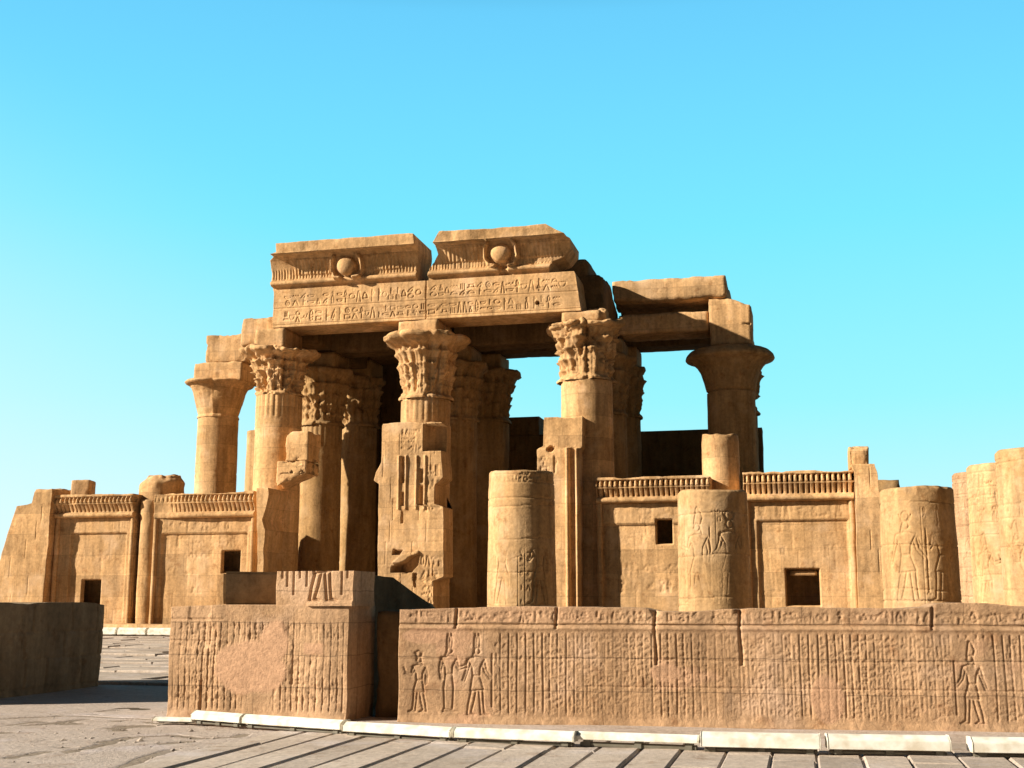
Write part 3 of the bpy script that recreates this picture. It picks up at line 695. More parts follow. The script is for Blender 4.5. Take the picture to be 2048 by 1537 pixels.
# second row
xl2, xr2 = XY(434, Y2, 900), XY(1464, Y2, 850)
column('temple_column', 'column with a flaring lobed capital rising behind the left screen', xl2, Y2, ZY(432, 832, Y2 - 1), ZY(432, 758, Y2 - 1), 'palm', .98, 1.66, None, erode=.008, n8=4, ph=.55, neck=False)
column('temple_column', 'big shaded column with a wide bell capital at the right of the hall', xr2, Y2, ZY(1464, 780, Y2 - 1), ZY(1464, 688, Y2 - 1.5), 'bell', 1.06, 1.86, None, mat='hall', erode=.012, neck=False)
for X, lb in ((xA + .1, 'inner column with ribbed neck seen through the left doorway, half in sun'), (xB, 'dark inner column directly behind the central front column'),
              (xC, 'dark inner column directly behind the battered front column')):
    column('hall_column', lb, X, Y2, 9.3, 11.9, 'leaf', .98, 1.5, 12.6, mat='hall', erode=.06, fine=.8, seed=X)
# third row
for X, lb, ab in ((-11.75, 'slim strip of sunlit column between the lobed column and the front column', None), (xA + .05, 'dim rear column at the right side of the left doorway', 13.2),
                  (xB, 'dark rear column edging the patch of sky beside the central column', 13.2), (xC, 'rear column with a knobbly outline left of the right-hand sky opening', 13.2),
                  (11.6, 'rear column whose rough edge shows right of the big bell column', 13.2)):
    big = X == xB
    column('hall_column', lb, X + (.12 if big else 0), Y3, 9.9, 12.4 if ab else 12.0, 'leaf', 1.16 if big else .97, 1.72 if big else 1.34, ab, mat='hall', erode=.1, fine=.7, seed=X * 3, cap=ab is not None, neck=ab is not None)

# loose architrave blocks over the left column of the second row
zc_ = ZY(432, 758, Y2 - 1)
t = thing('beam_block', 'low stone slab directly on the lobed capital at the left', 'stone block', (xl2, Y2, zc_))
block('block_body', t, 'facade', XY(388, Y2 - .9, 735), XY(484, Y2 - .9, 735), Y2 - .9, Y2 + .9, zc_ - .1, ZY(430, 724, Y2 - .9), .12, .04, .04, .1)
t = thing('beam_block', 'tall broken stone block stacked above the lobed capital at the left', 'stone block', (xl2 + .3, Y2, ZY(430, 724, Y2 - .9)))
block('block_body', t, 'facade', XY(411, Y2 - .8, 700), XY(494, Y2 - .8, 700), Y2 - .8, Y2 + 1.0, ZY(430, 724, Y2 - .9) - .02, ZY(450, 669, Y2 - .8), .1, .04, .05, .25, seed=4)
t = thing('beam_block', 'rounded beam end poking out left of the inscribed front beam', 'stone beam', (XY(512, 1.6, 660), 3, zAr))
block('block_body', t, 'facade', XY(480, 1.5, 660), XY(556, 1.5, 660), 1.5, 11.0, ZY(512, 692, 1.5), ZY(512, 634, 1.5), .12, .16, .05, .15, seed=7)  # lengthened far behind the visible end to block sun from the hall

# ================================================================ inscribed front beam and cornice
zT = ZY(845, 562, 0)                                    # top of the inscribed beam
beam = thing('inscribed_beam', 'long front beam carved with two rows of hieroglyphs above the columns', 'stone beam', (0, 0, zAr))
bx0, bx1 = XY(546, 0, 620), XY(1152, 0, 560)
zmid = (zAr + zT) / 2
def h_beam(X, Z):
    Hh = weather(X, Z, 2, .016, .03)
    T = np.zeros_like(X); r = random.Random(11)
    hh = (zT - zAr)
    glyph_row(T, X, Z, bx0 + .5, bx1 - .3, zmid + .10, zT - .18, .034, .026, r, .95)
    glyph_row(T, X, Z, bx0 + .5, bx1 - .6, zAr + .20, zmid - .10, .034, .026, r, .95)
    Hh += T * sstep(-.55, -.1, fbm(X, 4, Z, .9, 3) + .15)
    for z in (zmid, zAr + .1): Hh -= .025 * np.exp(-((Z - z) / .022) ** 2)
    for q in (852,): Hh -= .05 * np.exp(-((X - XY(q, 0, 610)) / .02) ** 2)
    px, pz = XY(1075, 0, 606), ZY(1075, 606, 0); Hh -= .4 * (((X - px) ** 2 + (Z - pz) ** 2) < .085 ** 2)
    return Hh
relief('beam_body', beam, 'facade', np.linspace(zAr, zT, 110), bx0, [(zAr, XY(1162, 0, 612)), (zT - .1, XY(1150, 0, 548)), (zT, XY(1148, 0, 548))], 0.0, 1.7, h_beam, 760)

def cornice(name, label, zrows, xl, xr, cx, seed):
    c = thing(name, label, 'cornice', (cx, 0, zT))
    zlip, ztop = ZY(690, 499, -.75), ZY(690, 479, -.75)
    zs = np.concatenate([np.linspace(zT + .004, zT + .34, 16), np.linspace(zT + .37, zlip - .01, 46), [zlip], np.linspace(zlip + .02, ztop, 12)])
    dz = ZY(cx_px[seed], 532 if seed == 0 else 506, -.35)
    def h(X, Z):
        u = np.clip((Z - zT - .3) / (zlip - zT - .3), 0, 1)
        Hh = np.where(Z < zT + .13, -.07, .02) + .15 * np.sqrt(np.clip(1 - ((Z - zT - .25) / .12) ** 2, 0, 1)) + (Z > zT + .37) * (.03 + .40 * u ** 2.8)
        Hh = np.where(Z >= zlip, .84 + .02 * sstep(zlip, ztop, Z), Hh)
        r = random.Random(seed); G = np.zeros_like(X); x = X.min()
        while x < X.max(): G += np.exp(-((X - x) / .03) ** 2) * r.uniform(.3, 1); x += r.uniform(.11, .15)
        Hh -= .05 * G * sstep(zT + .38, zT + .44, Z) * sstep(zT + .86, zT + .72, Z)
        # winged disc: wings, disc, two rearing cobras
        dx = X - cx
        wing = sstep(2.5, 2.2, np.abs(dx)) * sstep(.33, .26, np.abs(Z - dz - .08 - np.abs(dx) * .02)) * (np.abs(dx) > .5)
        Hh += .07 * wing * (.75 + .25 * np.cos(dx * 38))
        rr = (dx / .40) ** 2 + ((Z - dz) / .38) ** 2
        Hh = np.where(rr < 1, np.maximum(Hh, .30 + .30 * np.sqrt(np.clip(1 - rr, 0, 1))), Hh)
        for s in (-1, 1):
            d = seg_d(X, Z, [(cx + s * .30, dz - .46), (cx + s * .52, dz - .42), (cx + s * .66, dz - .12), (cx + s * .62, dz + .22), (cx + s * .52, dz + .40)])
            Hh = np.where((d < .09) & (Z < zlip - .02), np.maximum(Hh, Hh + .26 * np.sqrt(np.clip(1 - (d / .09) ** 2, 0, 1))), Hh)
        Hh += fbm(X, 3 + seed, Z, 1.6, 4) * .02 + np.minimum(0, fbm(X + 9 * seed, 1, Z, 1.1, 3) + .2) * .12 * (Z > zlip)
        # chips along the bottom roll
        Hh -= .2 * sstep(.22, .34, fbm(X + 3 * seed, 0, 0, 1.3, 3)) * sstep(zT + .44, zT + .38, Z) * (seed == 1)
        return Hh
    relief('cornice_body', c, 'facade', zs, xl, xr, 0.0, 1.6, h, 430, None, lambda X: np.minimum(.02, fbm(X, 0, seed, 1.0, 4) * .07))
    return c
cx_px = (691, 1000)
def zx(y, x, Y=-.3): return ZY(x, y, Y)
def P(l, Y=-.3): return [(ZY(x, y, Y), XY(x, Y, y)) for x, y in l]
ZTOP = ZY(690, 479, -.75)
cornice('cornice_block', 'winged-disc cornice block on the left end of the inscribed beam', None,
        [(zT, XY(545, 0, 580)), (zT + .4, XY(543, 0, 570)), (zT + 1.2, XY(546, 0, 540)), (ZTOP - .42, XY(549, -.4, 510)), (ZTOP - .38, XY(554, -.75, 500)), (ZTOP, XY(554, -.75, 490))],
        [(zT, XY(833, 0, 562)), (zT + .5, XY(835, 0, 545)), (ZTOP - .4, XY(833, -.5, 500)), (ZTOP, XY(828, -.75, 466))], XY(cx_px[0], -.4, 530), 0)
cornice('cornice_block', 'winged-disc cornice block with broken slanting ends, right of the gap', None,
        [(zT, XY(856, 0, 560)), (zT + .5, XY(860, 0, 545)), (zT + .75, XY(870, 0, 530)), (zT + 1.0, XY(876, -.2, 522)), (zT + 1.3, XY(872, -.3, 506)), (ZTOP, XY(880, -.75, 462))],
        [(zT, XY(1096, 0, 545)), (zT + .45, XY(1106, 0, 532)), (zT + .6, XY(1128, 0, 524)), (zT + .95, XY(1143, 0, 506)), (zT + 1.25, XY(1140, -.3, 490)), (ZTOP - .25, XY(1112, -.7, 460)), (ZTOP, XY(1092, -.75, 443))], XY(cx_px[1], -.4, 505), 1)

# ================================================================ roof, rear beams and rear wall of the hall
def beamblk(label, x0, x1, y0, y1, z0, z1, mat='deep_shade', chip=.12, seed=0.0, name='roof_beam', cat='stone beam', rough=.04, warp=None, rad=.05):
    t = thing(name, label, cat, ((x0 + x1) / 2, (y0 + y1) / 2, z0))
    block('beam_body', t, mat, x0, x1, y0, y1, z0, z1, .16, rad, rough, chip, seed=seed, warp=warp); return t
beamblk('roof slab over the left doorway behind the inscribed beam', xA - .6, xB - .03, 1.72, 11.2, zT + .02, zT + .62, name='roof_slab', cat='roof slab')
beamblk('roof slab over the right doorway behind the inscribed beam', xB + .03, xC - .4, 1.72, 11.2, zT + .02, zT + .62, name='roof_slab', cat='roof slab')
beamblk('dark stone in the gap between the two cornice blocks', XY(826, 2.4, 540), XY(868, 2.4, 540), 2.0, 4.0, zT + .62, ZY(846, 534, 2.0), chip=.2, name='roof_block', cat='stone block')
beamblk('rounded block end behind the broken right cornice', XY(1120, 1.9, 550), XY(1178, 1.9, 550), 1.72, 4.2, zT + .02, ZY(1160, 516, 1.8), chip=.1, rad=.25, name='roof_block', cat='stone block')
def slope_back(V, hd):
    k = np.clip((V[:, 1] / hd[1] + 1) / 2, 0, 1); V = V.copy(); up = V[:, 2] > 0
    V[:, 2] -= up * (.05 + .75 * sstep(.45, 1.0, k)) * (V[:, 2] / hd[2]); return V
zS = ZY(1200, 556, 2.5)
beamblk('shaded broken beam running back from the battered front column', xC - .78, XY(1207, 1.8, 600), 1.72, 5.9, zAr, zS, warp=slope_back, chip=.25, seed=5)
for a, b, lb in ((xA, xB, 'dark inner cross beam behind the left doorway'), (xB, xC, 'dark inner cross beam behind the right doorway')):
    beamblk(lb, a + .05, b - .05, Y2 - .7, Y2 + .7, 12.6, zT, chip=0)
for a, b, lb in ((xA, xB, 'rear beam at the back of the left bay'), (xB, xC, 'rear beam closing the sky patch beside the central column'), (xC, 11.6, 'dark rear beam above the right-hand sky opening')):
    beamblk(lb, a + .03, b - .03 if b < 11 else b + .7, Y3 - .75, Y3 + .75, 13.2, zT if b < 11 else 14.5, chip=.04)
# sunlit beams at the right
u0, u1 = XY(1224, 4.6, 575), XY(1452, 4.6, 575); v0, v1 = ZY(1340, 600, 4.6), ZY(1345, 556, 4.6)
beamblk('upper sunlit slab with a ragged top, spanning to the bell column', u0, u1, 4.6, 10.6, v0, v1, 'facade', .25, 2.0, rough=.07)
beamblk('lower sunlit beam resting beside the block on the bell column', XY(1236, 4.75, 650), XY(1417, 4.75, 645), 4.75, 6.5, ZY(1340, 664, 4.75), ZY(1340, 625, 4.75), 'facade', .06, 3.0)
def skew_top(V, hd):
    V = V.copy(); k = V[:, 0] / hd[0]; V[:, 2] -= (V[:, 2] > 0) * .3 * sstep(.0, 1, k); return V
ax0, ax1 = XY(1418, 4.66, 640), XY(1503, 4.66, 640)
beamblk('sunlit square block standing on the wide bell capital', ax0, ax1, 4.66, 6.6, ZY(1460, 690, 4.66), ZY(1440, 597, 4.66), 'facade', .12, 6.0, name='beam_block', cat='stone block', warp=skew_top)
# rear and side walls
def h_plain(seed, hs=(.9, .9, .9, .9, .9, .9, .9, .9, .9, .9, .9)):
    def f(X, Z):
        Hh = weather(X, Z, seed, .03, .05); courses(Hh, X, Z, .3, hs, .02, .02, seed, True, 1.8); return Hh
    return f
YB = 14.0
t = thing('rear_wall', 'dark rear wall of the hall seen below the sky openings', 'wall', (0, YB, 0))
zb1, zb2 = ZY(1350, 861, YB), ZY(1060, 834, YB); xst = XY(1078, YB, 840)
relief('wall_body', t, 'deep_shade', np.linspace(-.05, zb1, 90), -12.4, 12.6, YB, 1.4, h_plain(3), 170)
relief('upper_course', t, 'deep_shade', np.linspace(zb1 + .004, zb2, 12), -12.3, xst, YB, 1.3, h_plain(5), 120)
relief('upper_wall', t, 'deep_shade', np.linspace(zb2 + .004, 15.7, 40), -11.6, -1.0, YB, 1.3, h_plain(6), 120)
beamblk('added hidden beam over the left front column, blocking sun from the left bay', XY(584, 3, 660), XY(584, 3, 660) + 1.1, 1.75, 11.0, zAr + .02, zT, chip=0)  # unseen beam added to stop sun reaching the inner cross beam
t = thing('sun_block_wall', 'added dark wall stub behind the dim rear column, keeping sun off the rear wall', 'wall', (-7.6, 12.4, 0))  # unseen wall added to stop sun reaching the rear wall
block('wall_body', t, 'deep_shade', -8.3, -6.9, 11.2, 13.96, -.05, 15.5, .3, .05, .04)
t = thing('beam_block', 'jagged stone lump clinging beside the block over the battered front capital', 'stone block', (XY(1186, .3, 640), .6, zAr - .2))
block('block_body', t, 'facade', XY(1158, .25, 640), XY(1212, .25, 640), .25, 1.6, ZY(1186, 655, .25), ZY(1186, 617, .25), .06, .14, .12, .35, seed=33)
for X, lb in ((-16.6, 'side wall of the hall hidden behind the left tower'), (XY(1800, 2.6, 965) - .0, 'low side wall showing just right of the right tower')):
    t = thing('side_wall', lb, 'wall', (X, 8, 0)); s = 1 if X > 0 else -1
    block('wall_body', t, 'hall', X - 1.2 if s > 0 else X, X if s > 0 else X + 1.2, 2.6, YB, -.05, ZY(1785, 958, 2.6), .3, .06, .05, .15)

# ================================================================ screens, towers and door jambs of the facade
def screen(label, px0, px1, ztop, zband, frame, wins=(), eroded=None, seed=1, zbase=0.2, cob=.19):
    X0, X1 = XY(px0, 0, 1050), XY(px1, 0, 1050)
    t = thing('screen_wall', label, 'screen wall', ((X0 + X1) / 2, 0, 0))
    fx0, fx1, fz1 = frame
    def hp(X, Z):
        Hh = weather(X, Z, seed, .02, .03); courses(Hh, X, Z, .5, [.7, .7, .75, .7, .7, .7, .7], .016, .02, seed, True, 1.5)
        inside = sstep(fx0, fx0 + .04, X) * sstep(fx1, fx1 - .04, X) * sstep(fz1, fz1 - .04, Z)
        Hh -= .10 * inside
        T = np.zeros_like(X); r = random.Random(seed)
        for k, z in enumerate(np.arange(1.9, fz1 - .5, .62)):
            if r.random() < .8: glyph_row(T, X, Z, fx0 + .3, fx1 - .3, z, z + .45, .03, .035, r, .45)
        glyph_row(T, X, Z, X0 + .25, X1 - .25, fz1 + .08, zband - .12, .03, .03, r, .7)
        Hh += T * sstep(-.3, .2, fbm(X, 2, Z, .7, 3))
        for (a, b, c, d) in wins: Hh = np.where((X > a) & (X < b) & (Z > c) & (Z < d), -.28, Hh)
        return Hh
    relief('panel', t, 'facade', np.linspace(zbase, zband, 120), X0, X1, 0.0, 1.5, hp, int((X1 - X0) / .038), None, None, True)
    zc0, zc1 = zband, zband + .27
    def hc(X, Z):
        q = (Z - zc0) / (ztop - zc0)
        Hh = .10 + .16 * np.sqrt(np.clip(1 - ((Z - zc0 - .12) / .12) ** 2, 0, 1)) * (Z < zc0 + .24)
        ph = ((X - X0) / cob) * 2 * math.pi
        ok = 1.0 if eroded is None else sstep(eroded[0], eroded[1], X + .25 * fbm(X, 0, Z, 1.5, 3))
        gap = np.clip(1 - np.abs(np.cos(ph / 2)) * 2.1, 0, 1) ** .6
        f1 = (q > .27) & (q < .60)
        Hh = np.where(f1, .10 + .20 * ((q - .27) / .33) ** 1.5 - .26 * gap * ok, Hh)
        Hh = np.where((q >= .60) & (q < .66), .31, Hh)
        dome = sstep(.96, .78, q + .22 * np.abs(np.sin(ph / 2)) ** 3)
        Hh = np.where(q >= .66, .26 + .10 * dome - .42 * np.clip(gap * 1.5 - sstep(.86, .92, q), 0, 1) * ok, Hh)
        Hh = np.where(q > .92, .34, Hh)
        if eroded is not None: Hh = Hh * (.35 + .65 * ok)
        Hh += fbm(X, 5 + seed, Z, 2.0, 4) * .03 + np.minimum(0, fbm(X, seed, Z, .9, 3) + .25) * .25
        return Hh
    relief('cobra_frieze', t, 'facade', np.linspace(zband + .003, ztop, 44), X0 + .02, X1 - .02, 0.0, 1.4, hc, int((X1 - X0) / .026), None, lambda X: np.minimum(.03, fbm(X, 0, seed, 1.5, 4) * .12))
    def bar(nm, x, za, zb, rr):
        n = 10; th = np.linspace(0, 2 * math.pi, n, endpoint=False); zz = np.linspace(za, zb, 40)
        V = np.stack([x + rr * np.cos(th)[None] + fbm(0, x, zz, 1.5, 2)[:, None] * .02, -.03 - rr * np.sin(-th)[None] * 1.0 - 0 * zz[:, None], np.repeat(zz[:, None], n, 1)], -1).reshape(-1, 3)
        i, j = np.meshgrid(np.arange(39), np.arange(n), indexing='ij'); a = (i * n + j).ravel(); b = (i * n + (j + 1) % n).ravel()
        mesh(nm, V, np.stack([a, b, b + n, a + n], 1), 'facade', t, True)
    bar('torus_moulding', X0 + .12, zbase, zband, .10); bar('torus_moulding', X1 - .12, zbase, zband, .10)
    return t
LZ, LB = ZY(200, 990, -.3), ZY(200, 1036, -.15)
def win(a, b, c, d, Y=0): return (XY(a, Y, c), XY(b, Y, c), ZY(a, d, Y), ZY(a, c, Y))
screen('left outer screen wall with cobra frieze and a low square window', 112, 272, LZ, LB, (XY(140, 0, 1100), XY(252, 0, 1100), ZY(200, 1066, 0)), [win(161, 200, 1160, 1210)], None, 2)
screen('left inner screen wall with half-worn frieze and a reddish window', 308, 513, ZY(400, 986, -.3), ZY(420, 1036, -.15), (XY(322, 0, 1100), XY(494, 0, 1100), ZY(400, 1066, 0)), [win(441, 478, 1102, 1146)], (XY(330, 0, 1000), XY(392, 0, 1000)), 3)
screen('right inner screen wall with cobra frieze and a small black window', 1194, 1425, ZY(1300, 955, -.35), ZY(1300, 1006, -.15), (XY(1205, 0, 1100), XY(1420, 0, 1100), ZY(1280, 1047, 0)), [win(1311, 1345, 1040, 1088)], None, 4)
t = screen('right outer screen wall with a framed panel and a broken low window', 1488, 1712, ZY(1600, 943, -.35), ZY(1600, 1002, -.15), (XY(1516, 0, 1100), XY(1700, 0, 1100), ZY(1600, 1040, 0)), [win(1570, 1640, 1138, 1212)], None, 5)
a, b, c, d = win(1580, 1634, 1142, 1152, .35)
block('lintel', t, 'facade', a, b, .3, .7, c, d, .1, .02, .01)

def mass(name, label, cat, l, r, Y, thick, mat='facade', seed=1, nu=110, hfn=None, ytop=None, part='wall_body', nz=110, zb=None):
    zt_ = max(p[0] for p in l); z0_ = min(p[0] for p in l)
    t = thing(name, label, cat, (float(np.mean([p[1] for p in l])), Y, z0_))
    relief(part, t, mat, np.linspace(z0_, zt_, nz), l, r, Y, thick, hfn or h_plain(seed, (.75,) * 12), nu, None, lambda X: np.minimum(.03, fbm(X, 0, seed, 1.2, 4) * .14))
    return t
def PL(l, Y): # outline points: picture -> (z, x); an extra point carries the foot down to the ground
    q = [(ZY(x, y, Y), XY(x, Y, y)) for x, y in l]; q = sorted(q); return [(-.05, q[0][1] + (q[0][1] - q[1][1]) * 0)] + q
mass('end_tower', 'stepped sunlit end wall at the far left, its right edge in shadow', 'wall', PL([(-22, 1200), (3, 1110), (14, 1070), (26, 1035), (33, 1013), (62, 1009), (68, 986), (75, 980)], -.5),
     PL([(86, 1200), (104, 980)], -.5), -.5, 3.2, seed=12, nu=120)
mass('end_tower', 'narrow upright end wall between the right screen and the court columns', 'wall', PL([(1717, 1205), (1711, 1000), (1708, 945), (1704, 930)], -.5),
     PL([(1768, 1205), (1758, 985), (1754, 945), (1750, 930)], -.5), -.5, 2.2, seed=14, nu=80)
zta = ZY(1730, 930, -.5)
t = thing('loose_block', 'small loose stone perched on the right end wall', 'stone block', (XY(1720, .2, 920), .2, zta))
block('block_body', t, 'facade', XY(1697, .0, 915), XY(1738, .0, 915), .0, 1.0, zta - .1, ZY(1715, 893, .0), .08, .05, .05, .2, seed=3)
t = thing('loose_block', 'small square stone lying on top of the left outer screen', 'stone block', (XY(158, 1, 975), 1.0, LZ))
block('block_body', t, 'facade', XY(139, .4, 975), XY(173, .4, 975), .4, 1.2, LZ - .1, ZY(158, 960, .4), .08, .05, .04, .15, seed=8, rz=.25)
t = thing('loose_block', 'worn stone lying on the left end wall beside the frieze', 'stone block', (XY(95, .4, 985), .4, 5.9))
block('block_body', t, 'facade', XY(70, .3, 985), XY(126, .3, 985), .3, 1.4, ZY(100, 1004, .3), ZY(100, 978, .3), .1, .06, .04, .2, seed=12)

# engaged column stumps between the screens
def pilaster(label, pxc, rpx, ytop, pil, seed, lumpy):
    X = XY(pxc, Y1, 980); r = XY(pxc + rpx, Y1, 980) - X; zt_ = ZY(pxc, ytop, Y1)
    t = thing('engaged_column', label, 'column stump', (X, Y1, 0)); zs = np.linspace(-.05, zt_, 90)
    def rf(T, Z):
        x, y = X + r * np.cos(T), Y1 + r * np.sin(T); k = sstep(zt_ - .9, zt_, Z) * lumpy
        return r + fbm(x, y, Z, 1.2, 4) * .03 + fbm(x + seed, y, Z, 1.5, 3) * .4 * k - .35 * sstep(zt_ - .35, zt_, Z) * lumpy
    lathe('drum', t, 'facade', X, Y1, zs, rf, 90, True, zfn=lambda T, Z: Z + fbm(np.cos(T) * r + seed, np.sin(T) * r, 0, 1.0, 3) * .25 * sstep(zt_ - .5, zt_, Z))
    if pil:
        xc = XY((pil[0] + pil[1]) / 2, 0, 1100); rr = (XY(pil[1], 0, 1100) - XY(pil[0], 0, 1100)) / 2; zp = np.linspace(.2, ZY(pil[0], pil[2], -.2), 90)
        lathe('half_shaft', t, 'facade', xc, .32, zp, lambda T, Z: rr + fbm(np.cos(T), np.sin(T), Z, 1.3, 4) * .04, 60, True)
    return t
pilaster('lumpy broken column stump rising between the two left screens', 324, 40, 952, (272, 309, 1000), 4, .8)
pilaster('smooth round column stump rising between the two right screens', 1443, 38, 869, None, 6, .12)

# door jambs and the central pier
def h_pier(X, Z):
    Y = -.3; Hh = weather(X, Z, 31, .02, .04); courses(Hh, X, Z, .4, [.85] * 9, .02, .018, 31, True, 1.1)
    def box(a, b, c, d): return (X > XY(a, Y, 950)) & (X < XY(b, Y, 950)) & (Z < ZY(820, c, Y)) & (Z > ZY(820, d, Y))
    for (a, b, c, d, q) in ((802, 809, 914, 966, .2), (802, 809, 985, 1012, .16), (803, 808, 1022, 1046, .1), (839, 846, 938, 966, .18), (839, 847, 972, 1012, .2)): Hh = np.where(box(a, b, c, d), -q, Hh)
    for q in (798, 812, 833, 850): 
        Hh += .07 * np.exp(-((X - XY(q, Y, 960)) / .05) ** 2) * (Z > ZY(820, 1020, Y)) * (Z < ZY(820, 912, Y))
    T = np.zeros_like(X); r = random.Random(9)
    for y in (858, 874, 890): glyph_row(T, X, Z, XY(803, Y, 880), XY(842, Y, 880), ZY(820, y + 13, Y), ZY(820, y, Y), .03, .026, r, .9)
    for y in (930, 960, 1000, 1170, 1195): glyph_row(T, X, Z, XY(848, Y, 950), XY(880, Y, 950), ZY(820, y + 22, Y), ZY(820, y, Y), .04, .04, r, .8)
    for y in (1110, 1140): glyph_row(T, X, Z, XY(842, Y, 1130), XY(884, Y, 1130), ZY(820, y + 22, Y), ZY(820, y, Y), .04, .04, r, .8)
    Hh += T
    Hh = np.where(box(845, 882, 850, 903), -.75, Hh)                               # lost block at the top right
    Hh += .10 * sstep(ZY(820, 912, Y), ZY(820, 905, Y), Z) * 0
    def poly(pts):
        q = [(XY(u, Y, v), ZY(u, v, Y)) for u, v in pts]; ins = np.zeros(X.shape, bool)
        xx = X + fbm(X, 2, Z, 3, 2) * .05; zz = Z + fbm(X, 6, Z, 3, 2) * .05
        for (x0, z0), (x1, z1) in zip(q, q[1:] + q[:1]):
            if z0 != z1: ins ^= ((z0 > zz) != (z1 > zz)) & (xx < (x1 - x0) * (zz - z0) / (z1 - z0) + x0)
        return ins
    Hh = np.where(poly([(781, 1146), (783, 1134), (800, 1127), (824, 1112), (839, 1106), (837, 1130), (824, 1146)]), -.7, Hh)
    Hh = np.where(poly([(784, 1112), (786, 1100), (806, 1102), (800, 1110)]), -.35, Hh)
    Hh += .10 * poly([(784, 1128), (800, 1113), (836, 1101), (838, 1106), (800, 1126)])
    Hh = np.where(poly([(826, 1148), (834, 1148), (832, 1175), (827, 1172)]), -.25, Hh)
    return Hh
mass('door_pier', 'tall pale pier between the two dark doorways with slots and a broken hole', 'door jamb', PL([(755, 1210), (757, 968), (748, 962), (752, 945), (763, 925), (764, 852), (766, 848)], -.3),
     PL([(866, 1210), (866, 1162), (887, 1154), (887, 1014), (868, 1008), (868, 970), (886, 955), (882, 906), (883, 848)], -.3), -.3, 1.3, seed=31, nu=150, hfn=h_pier, nz=240)
def h_rjamb(X, Z):
    Y = -.6; Hh = weather(X, Z, 41, .02, .03); courses(Hh, X, Z, .6, [1.1] * 8, .015, .018, 41, False)
    zs_ = ZY(1120, 897, Y); lo = Z < zs_
    for q, w, a in ((1136, .085, .16), (1155, .07, .14)):
        e = (X - XY(q, Y, 1050)) / w; Hh += lo * a * np.sqrt(np.clip(1 - e * e, 0, 1))
    e = (X - XY(1146, Y, 1050)) / .1; Hh -= lo * .16 * (np.abs(e) < 1)
    Hh = np.where(lo, Hh, Hh - .12)
    T = np.zeros_like(X); r = random.Random(17); glyph_row(T, X, Z, XY(1078, Y, 920), XY(1124, Y, 920), ZY(1100, 945, Y), ZY(1100, 912, Y), .05, .045, r)
    Hh += T
    dx, dzz = XY(1100, Y, 898), ZY(1100, 898, Y); Hh -= .3 * sstep(1, .5, ((X - dx) / .16) ** 2 + ((Z - dzz) / .12) ** 2)
    return Hh
mass('door_jamb', 'sunlit right door jamb with vertical mouldings and a square block on top', 'door jamb', PL([(1078, 1210), (1074, 902), (1075, 897), (1085, 893), (1086, 836)], -.6),
     PL([(1160, 1210), (1158, 905), (1159, 897), (1163, 893), (1163, 836)], -.6), -.6, 1.2, seed=41, nu=120, hfn=h_rjamb, nz=230)
# remains of the left jamb: two blocks stuck to the column and a thin strip below
t = thing('jamb_remnant', 'pale square block left from the door jamb on the left front column', 'stone block', (XY(590, -.3, 890), 0, ZY(590, 922, -.3)))
block('block_body', t, 'facade', XY(571, -.3, 890), XY(617, -.3, 890), -.3, 1.0, ZY(590, 922, -.3), ZY(590, 863, -.3), .07, .03, .04, .15, seed=2)
t = thing('jamb_remnant', 'broken wedge of stone under the square block on the left front column', 'stone block', (XY(580, -.3, 940), 0, ZY(580, 968, -.3)))
def wedge(V, hd):
    V = V.copy(); k = (V[:, 0] / hd[0] + 1) / 2; V[:, 2] += (V[:, 2] < 0) * .55 * k; return V
block('block_body', t, 'facade', XY(553, -.3, 940), XY(612, -.3, 940), -.3, 1.0, ZY(580, 974, -.3), ZY(580, 921, -.3), .07, .04, .06, .25, seed=5, warp=wedge)
mass('jamb_strip', 'thin ragged upright strip of stone at the right end of the left inner screen', 'door jamb', PL([(514, 1210), (514, 1050), (513, 978)], -1.25),
     PL([(527, 1210), (526, 1100), (530, 1060), (524, 1040), (531, 1020), (538, 990), (536, 978)], -1.25), -1.25, 3.0, seed=52, nu=40)

# plinth along the foot of the left screens
t = thing('plinth', 'low stone step along the foot of the left screens', 'plinth', (XY(200, -1, 1255), -.8, 0))
block('plinth_body', t, 'facade', XY(60, -1.2, 1255), XY(520, -1.2, 1255), -1.3, -.1, -.05, ZY(300, 1249, -1.3), .3, .05, .03, .1)

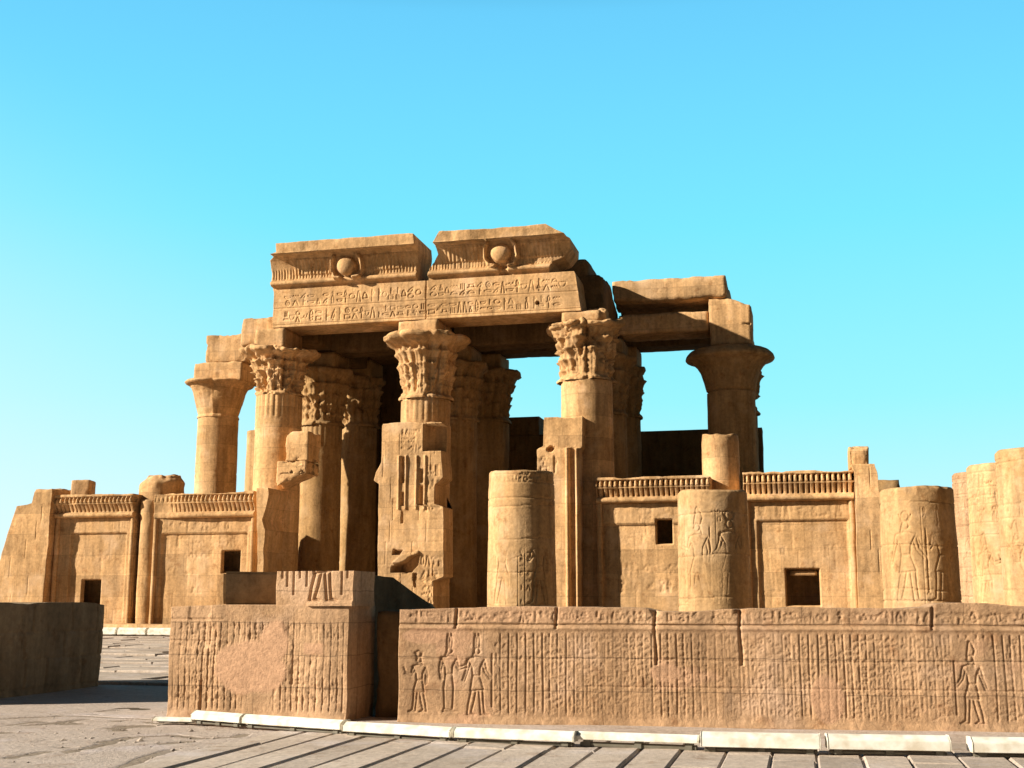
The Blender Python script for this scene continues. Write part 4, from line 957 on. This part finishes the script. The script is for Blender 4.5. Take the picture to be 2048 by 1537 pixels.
# ================================================================ court column stumps
def stump(label, X, Y, r, ztop, figs, seed, rows=(), lines=(), mat='court'):
    t = thing('column_stump', label, 'column stump', (X, Y, 0), 0, 'broken round columns of the court')
    thc = math.atan2(CAM[1] - Y, CAM[0] - X); nth = 420
    zs = np.linspace(-.05, ztop, int((ztop + .05) / .024))
    T, Z = np.meshgrid(np.linspace(0, 2 * math.pi, nth, endpoint=False), zs)
    arc = ((T - thc + math.pi) % (2 * math.pi) - math.pi) * r
    x, y = X + r * np.cos(T), Y + r * np.sin(T)
    Hh = fbm(x, y, Z, 1.0, 4) * .016
    lost = sstep(.18, .3, fbm(x + seed, y, Z, .55, 3))                              # patches worn smooth
    Tm = np.zeros_like(arc); rg = random.Random(seed)
    for (z0, z1) in rows: glyph_row(Tm, arc, Z, -r * 2.2, r * 2.2, z0, z1, .028, .024, rg, .9)
    fz0 = min([f[2] for f in figs], default=0); 
    for (a, crown, z0, h, sg, ps) in figs: carve(Tm, arc, Z, figure(crown, ps, False), a, z0, sg * h * .95, h, .028, .019)
    a = -r * 1.9
    while a < r * 1.9:                                                              # columns of signs behind the figures
        if not any(abs(a - f[0]) < .36 for f in figs) and figs:
            z1 = figs[0][2] + figs[0][3] * .98
            Tm -= .014 * np.exp(-((arc - a) / .014) ** 2) * (Z < z1) * (Z > 1.0)
            z = z1
            while z > 1.2:
                if rg.random() < .6: carve(Tm, arc, Z, rg.choice(GLYPHS), a + .04, z - .14, .11, .12, .015, .016)
                z -= .19
        a += .19
    for z in lines: Tm -= .028 * np.exp(-((Z - z) / .016) ** 2)
    Hh += Tm * (1 - .85 * lost) - .012 * lost
    for k in np.arange(.55 + seed % 7 * .1, ztop, .9 + seed % 3 * .1): Hh -= .05 * np.exp(-((Z - k - .03 * np.round(np.sin(T * 2 + seed))) / .013) ** 2) * (.55 + .45 * fbm(x, y, k, 1.5, 2))
    Hh -= .05 * sstep(ztop - .06, ztop, Z) + .05 * np.maximum(0, fbm(x + seed, y, Z, 2.2, 3) - .25) * 3 * sstep(ztop - .4, ztop, Z)
    tp = np.interp(Z, [0, ztop], [r * 1.03, r * .97])
    lathe('drum', t, mat, X, Y, zs, lambda T_, Z_: tp + Hh, nth, True, zfn=lambda T_, Z_: Z_ + np.minimum(.03, fbm(np.cos(T_) * r + seed, np.sin(T_) * r, 0, 1.2, 3) * .05) * sstep(ztop - .3, ztop, Z_))
YC = -12.0
def cst(p0, p1): a, b = XY(p0, YC, 1200), XY(p1, YC, 1200); return (a + b) / 2, (b - a) / 2
x1, r1 = cst(977, 1111); x2, r2 = cst(1358, 1503); x3, r3 = cst(1767, 1923)
zf = lambda y, x: ZY(x, y, YC - .9)
zz1, zz2, zz3 = zf(939, 1044), zf(978, 1430), zf(973, 1840)
stump('golden column stump carved with a tall-crowned king, right of the dark doorway', x1, YC, r1, zz1, [(-.58, WHITE, zf(1208, 1000), zf(1040, 1000) - zf(1208, 1000), 1, 0), (.52, PLUMES, zf(1208, 1060), zf(1050, 1060) - zf(1208, 1060), -1, 0)], 21, [(zf(962, 1044), zf(942, 1044))], [zf(964, 1044), zf(995, 1044)])
stump('golden column stump with a striding tall-crowned figure in front of the right screens', x2, YC, r2, zz2, [(-.42, WHITE, zf(1206, 1395), zf(1015, 1395) - zf(1206, 1395), -1, 0), (.48, DISC, zf(1206, 1450), zf(1005, 1450) - zf(1206, 1450), -1, 1)], 35, (), [zf(1212, 1430)])
stump('wide golden column stump with a kilted figure, just right of the right end wall', x3, YC, r3, zz3, [(-.34, DISC, zf(1203, 1815), zf(1010, 1815) - zf(1203, 1815), 1, 1), (.62, PLUMES, zf(1203, 1880), zf(1010, 1880) - zf(1203, 1880), -1, 0)], 44, (), [zf(1202, 1840)])
for q, Yq, yt, lb, sd in ((1914, -5.0, 946, 'narrow visible edge of the rearmost column stump of the right-hand row', 51), (1944, -8.4, 928, 'middle column stump of the right-hand row, half hidden by the tallest', 62),
                          (2003, -14.0, 896, 'tallest column stump cut by the right edge of the picture', 73)):
    xl_ = XY(q, Yq, 1150); zt_ = ZY(q + 35, yt, Yq - .5); zb_ = ZY(q + 30, 1205, Yq - .8)
    stump(lb, xl_ + .97, Yq, .96, zt_, [(-.62, WHITE, zb_, 1.9, 1, 0), (.3, DISC, zb_, 1.9, -1, 0)], sd, [(zt_ - .62, zt_ - .3), (zt_ - 1.1, zt_ - .72), (zt_ - 1.6, zt_ - 1.2)], [zt_ - .25, zt_ - .67, zt_ - 1.15, zt_ - 1.66], 'wall' if sd == 51 else 'court')
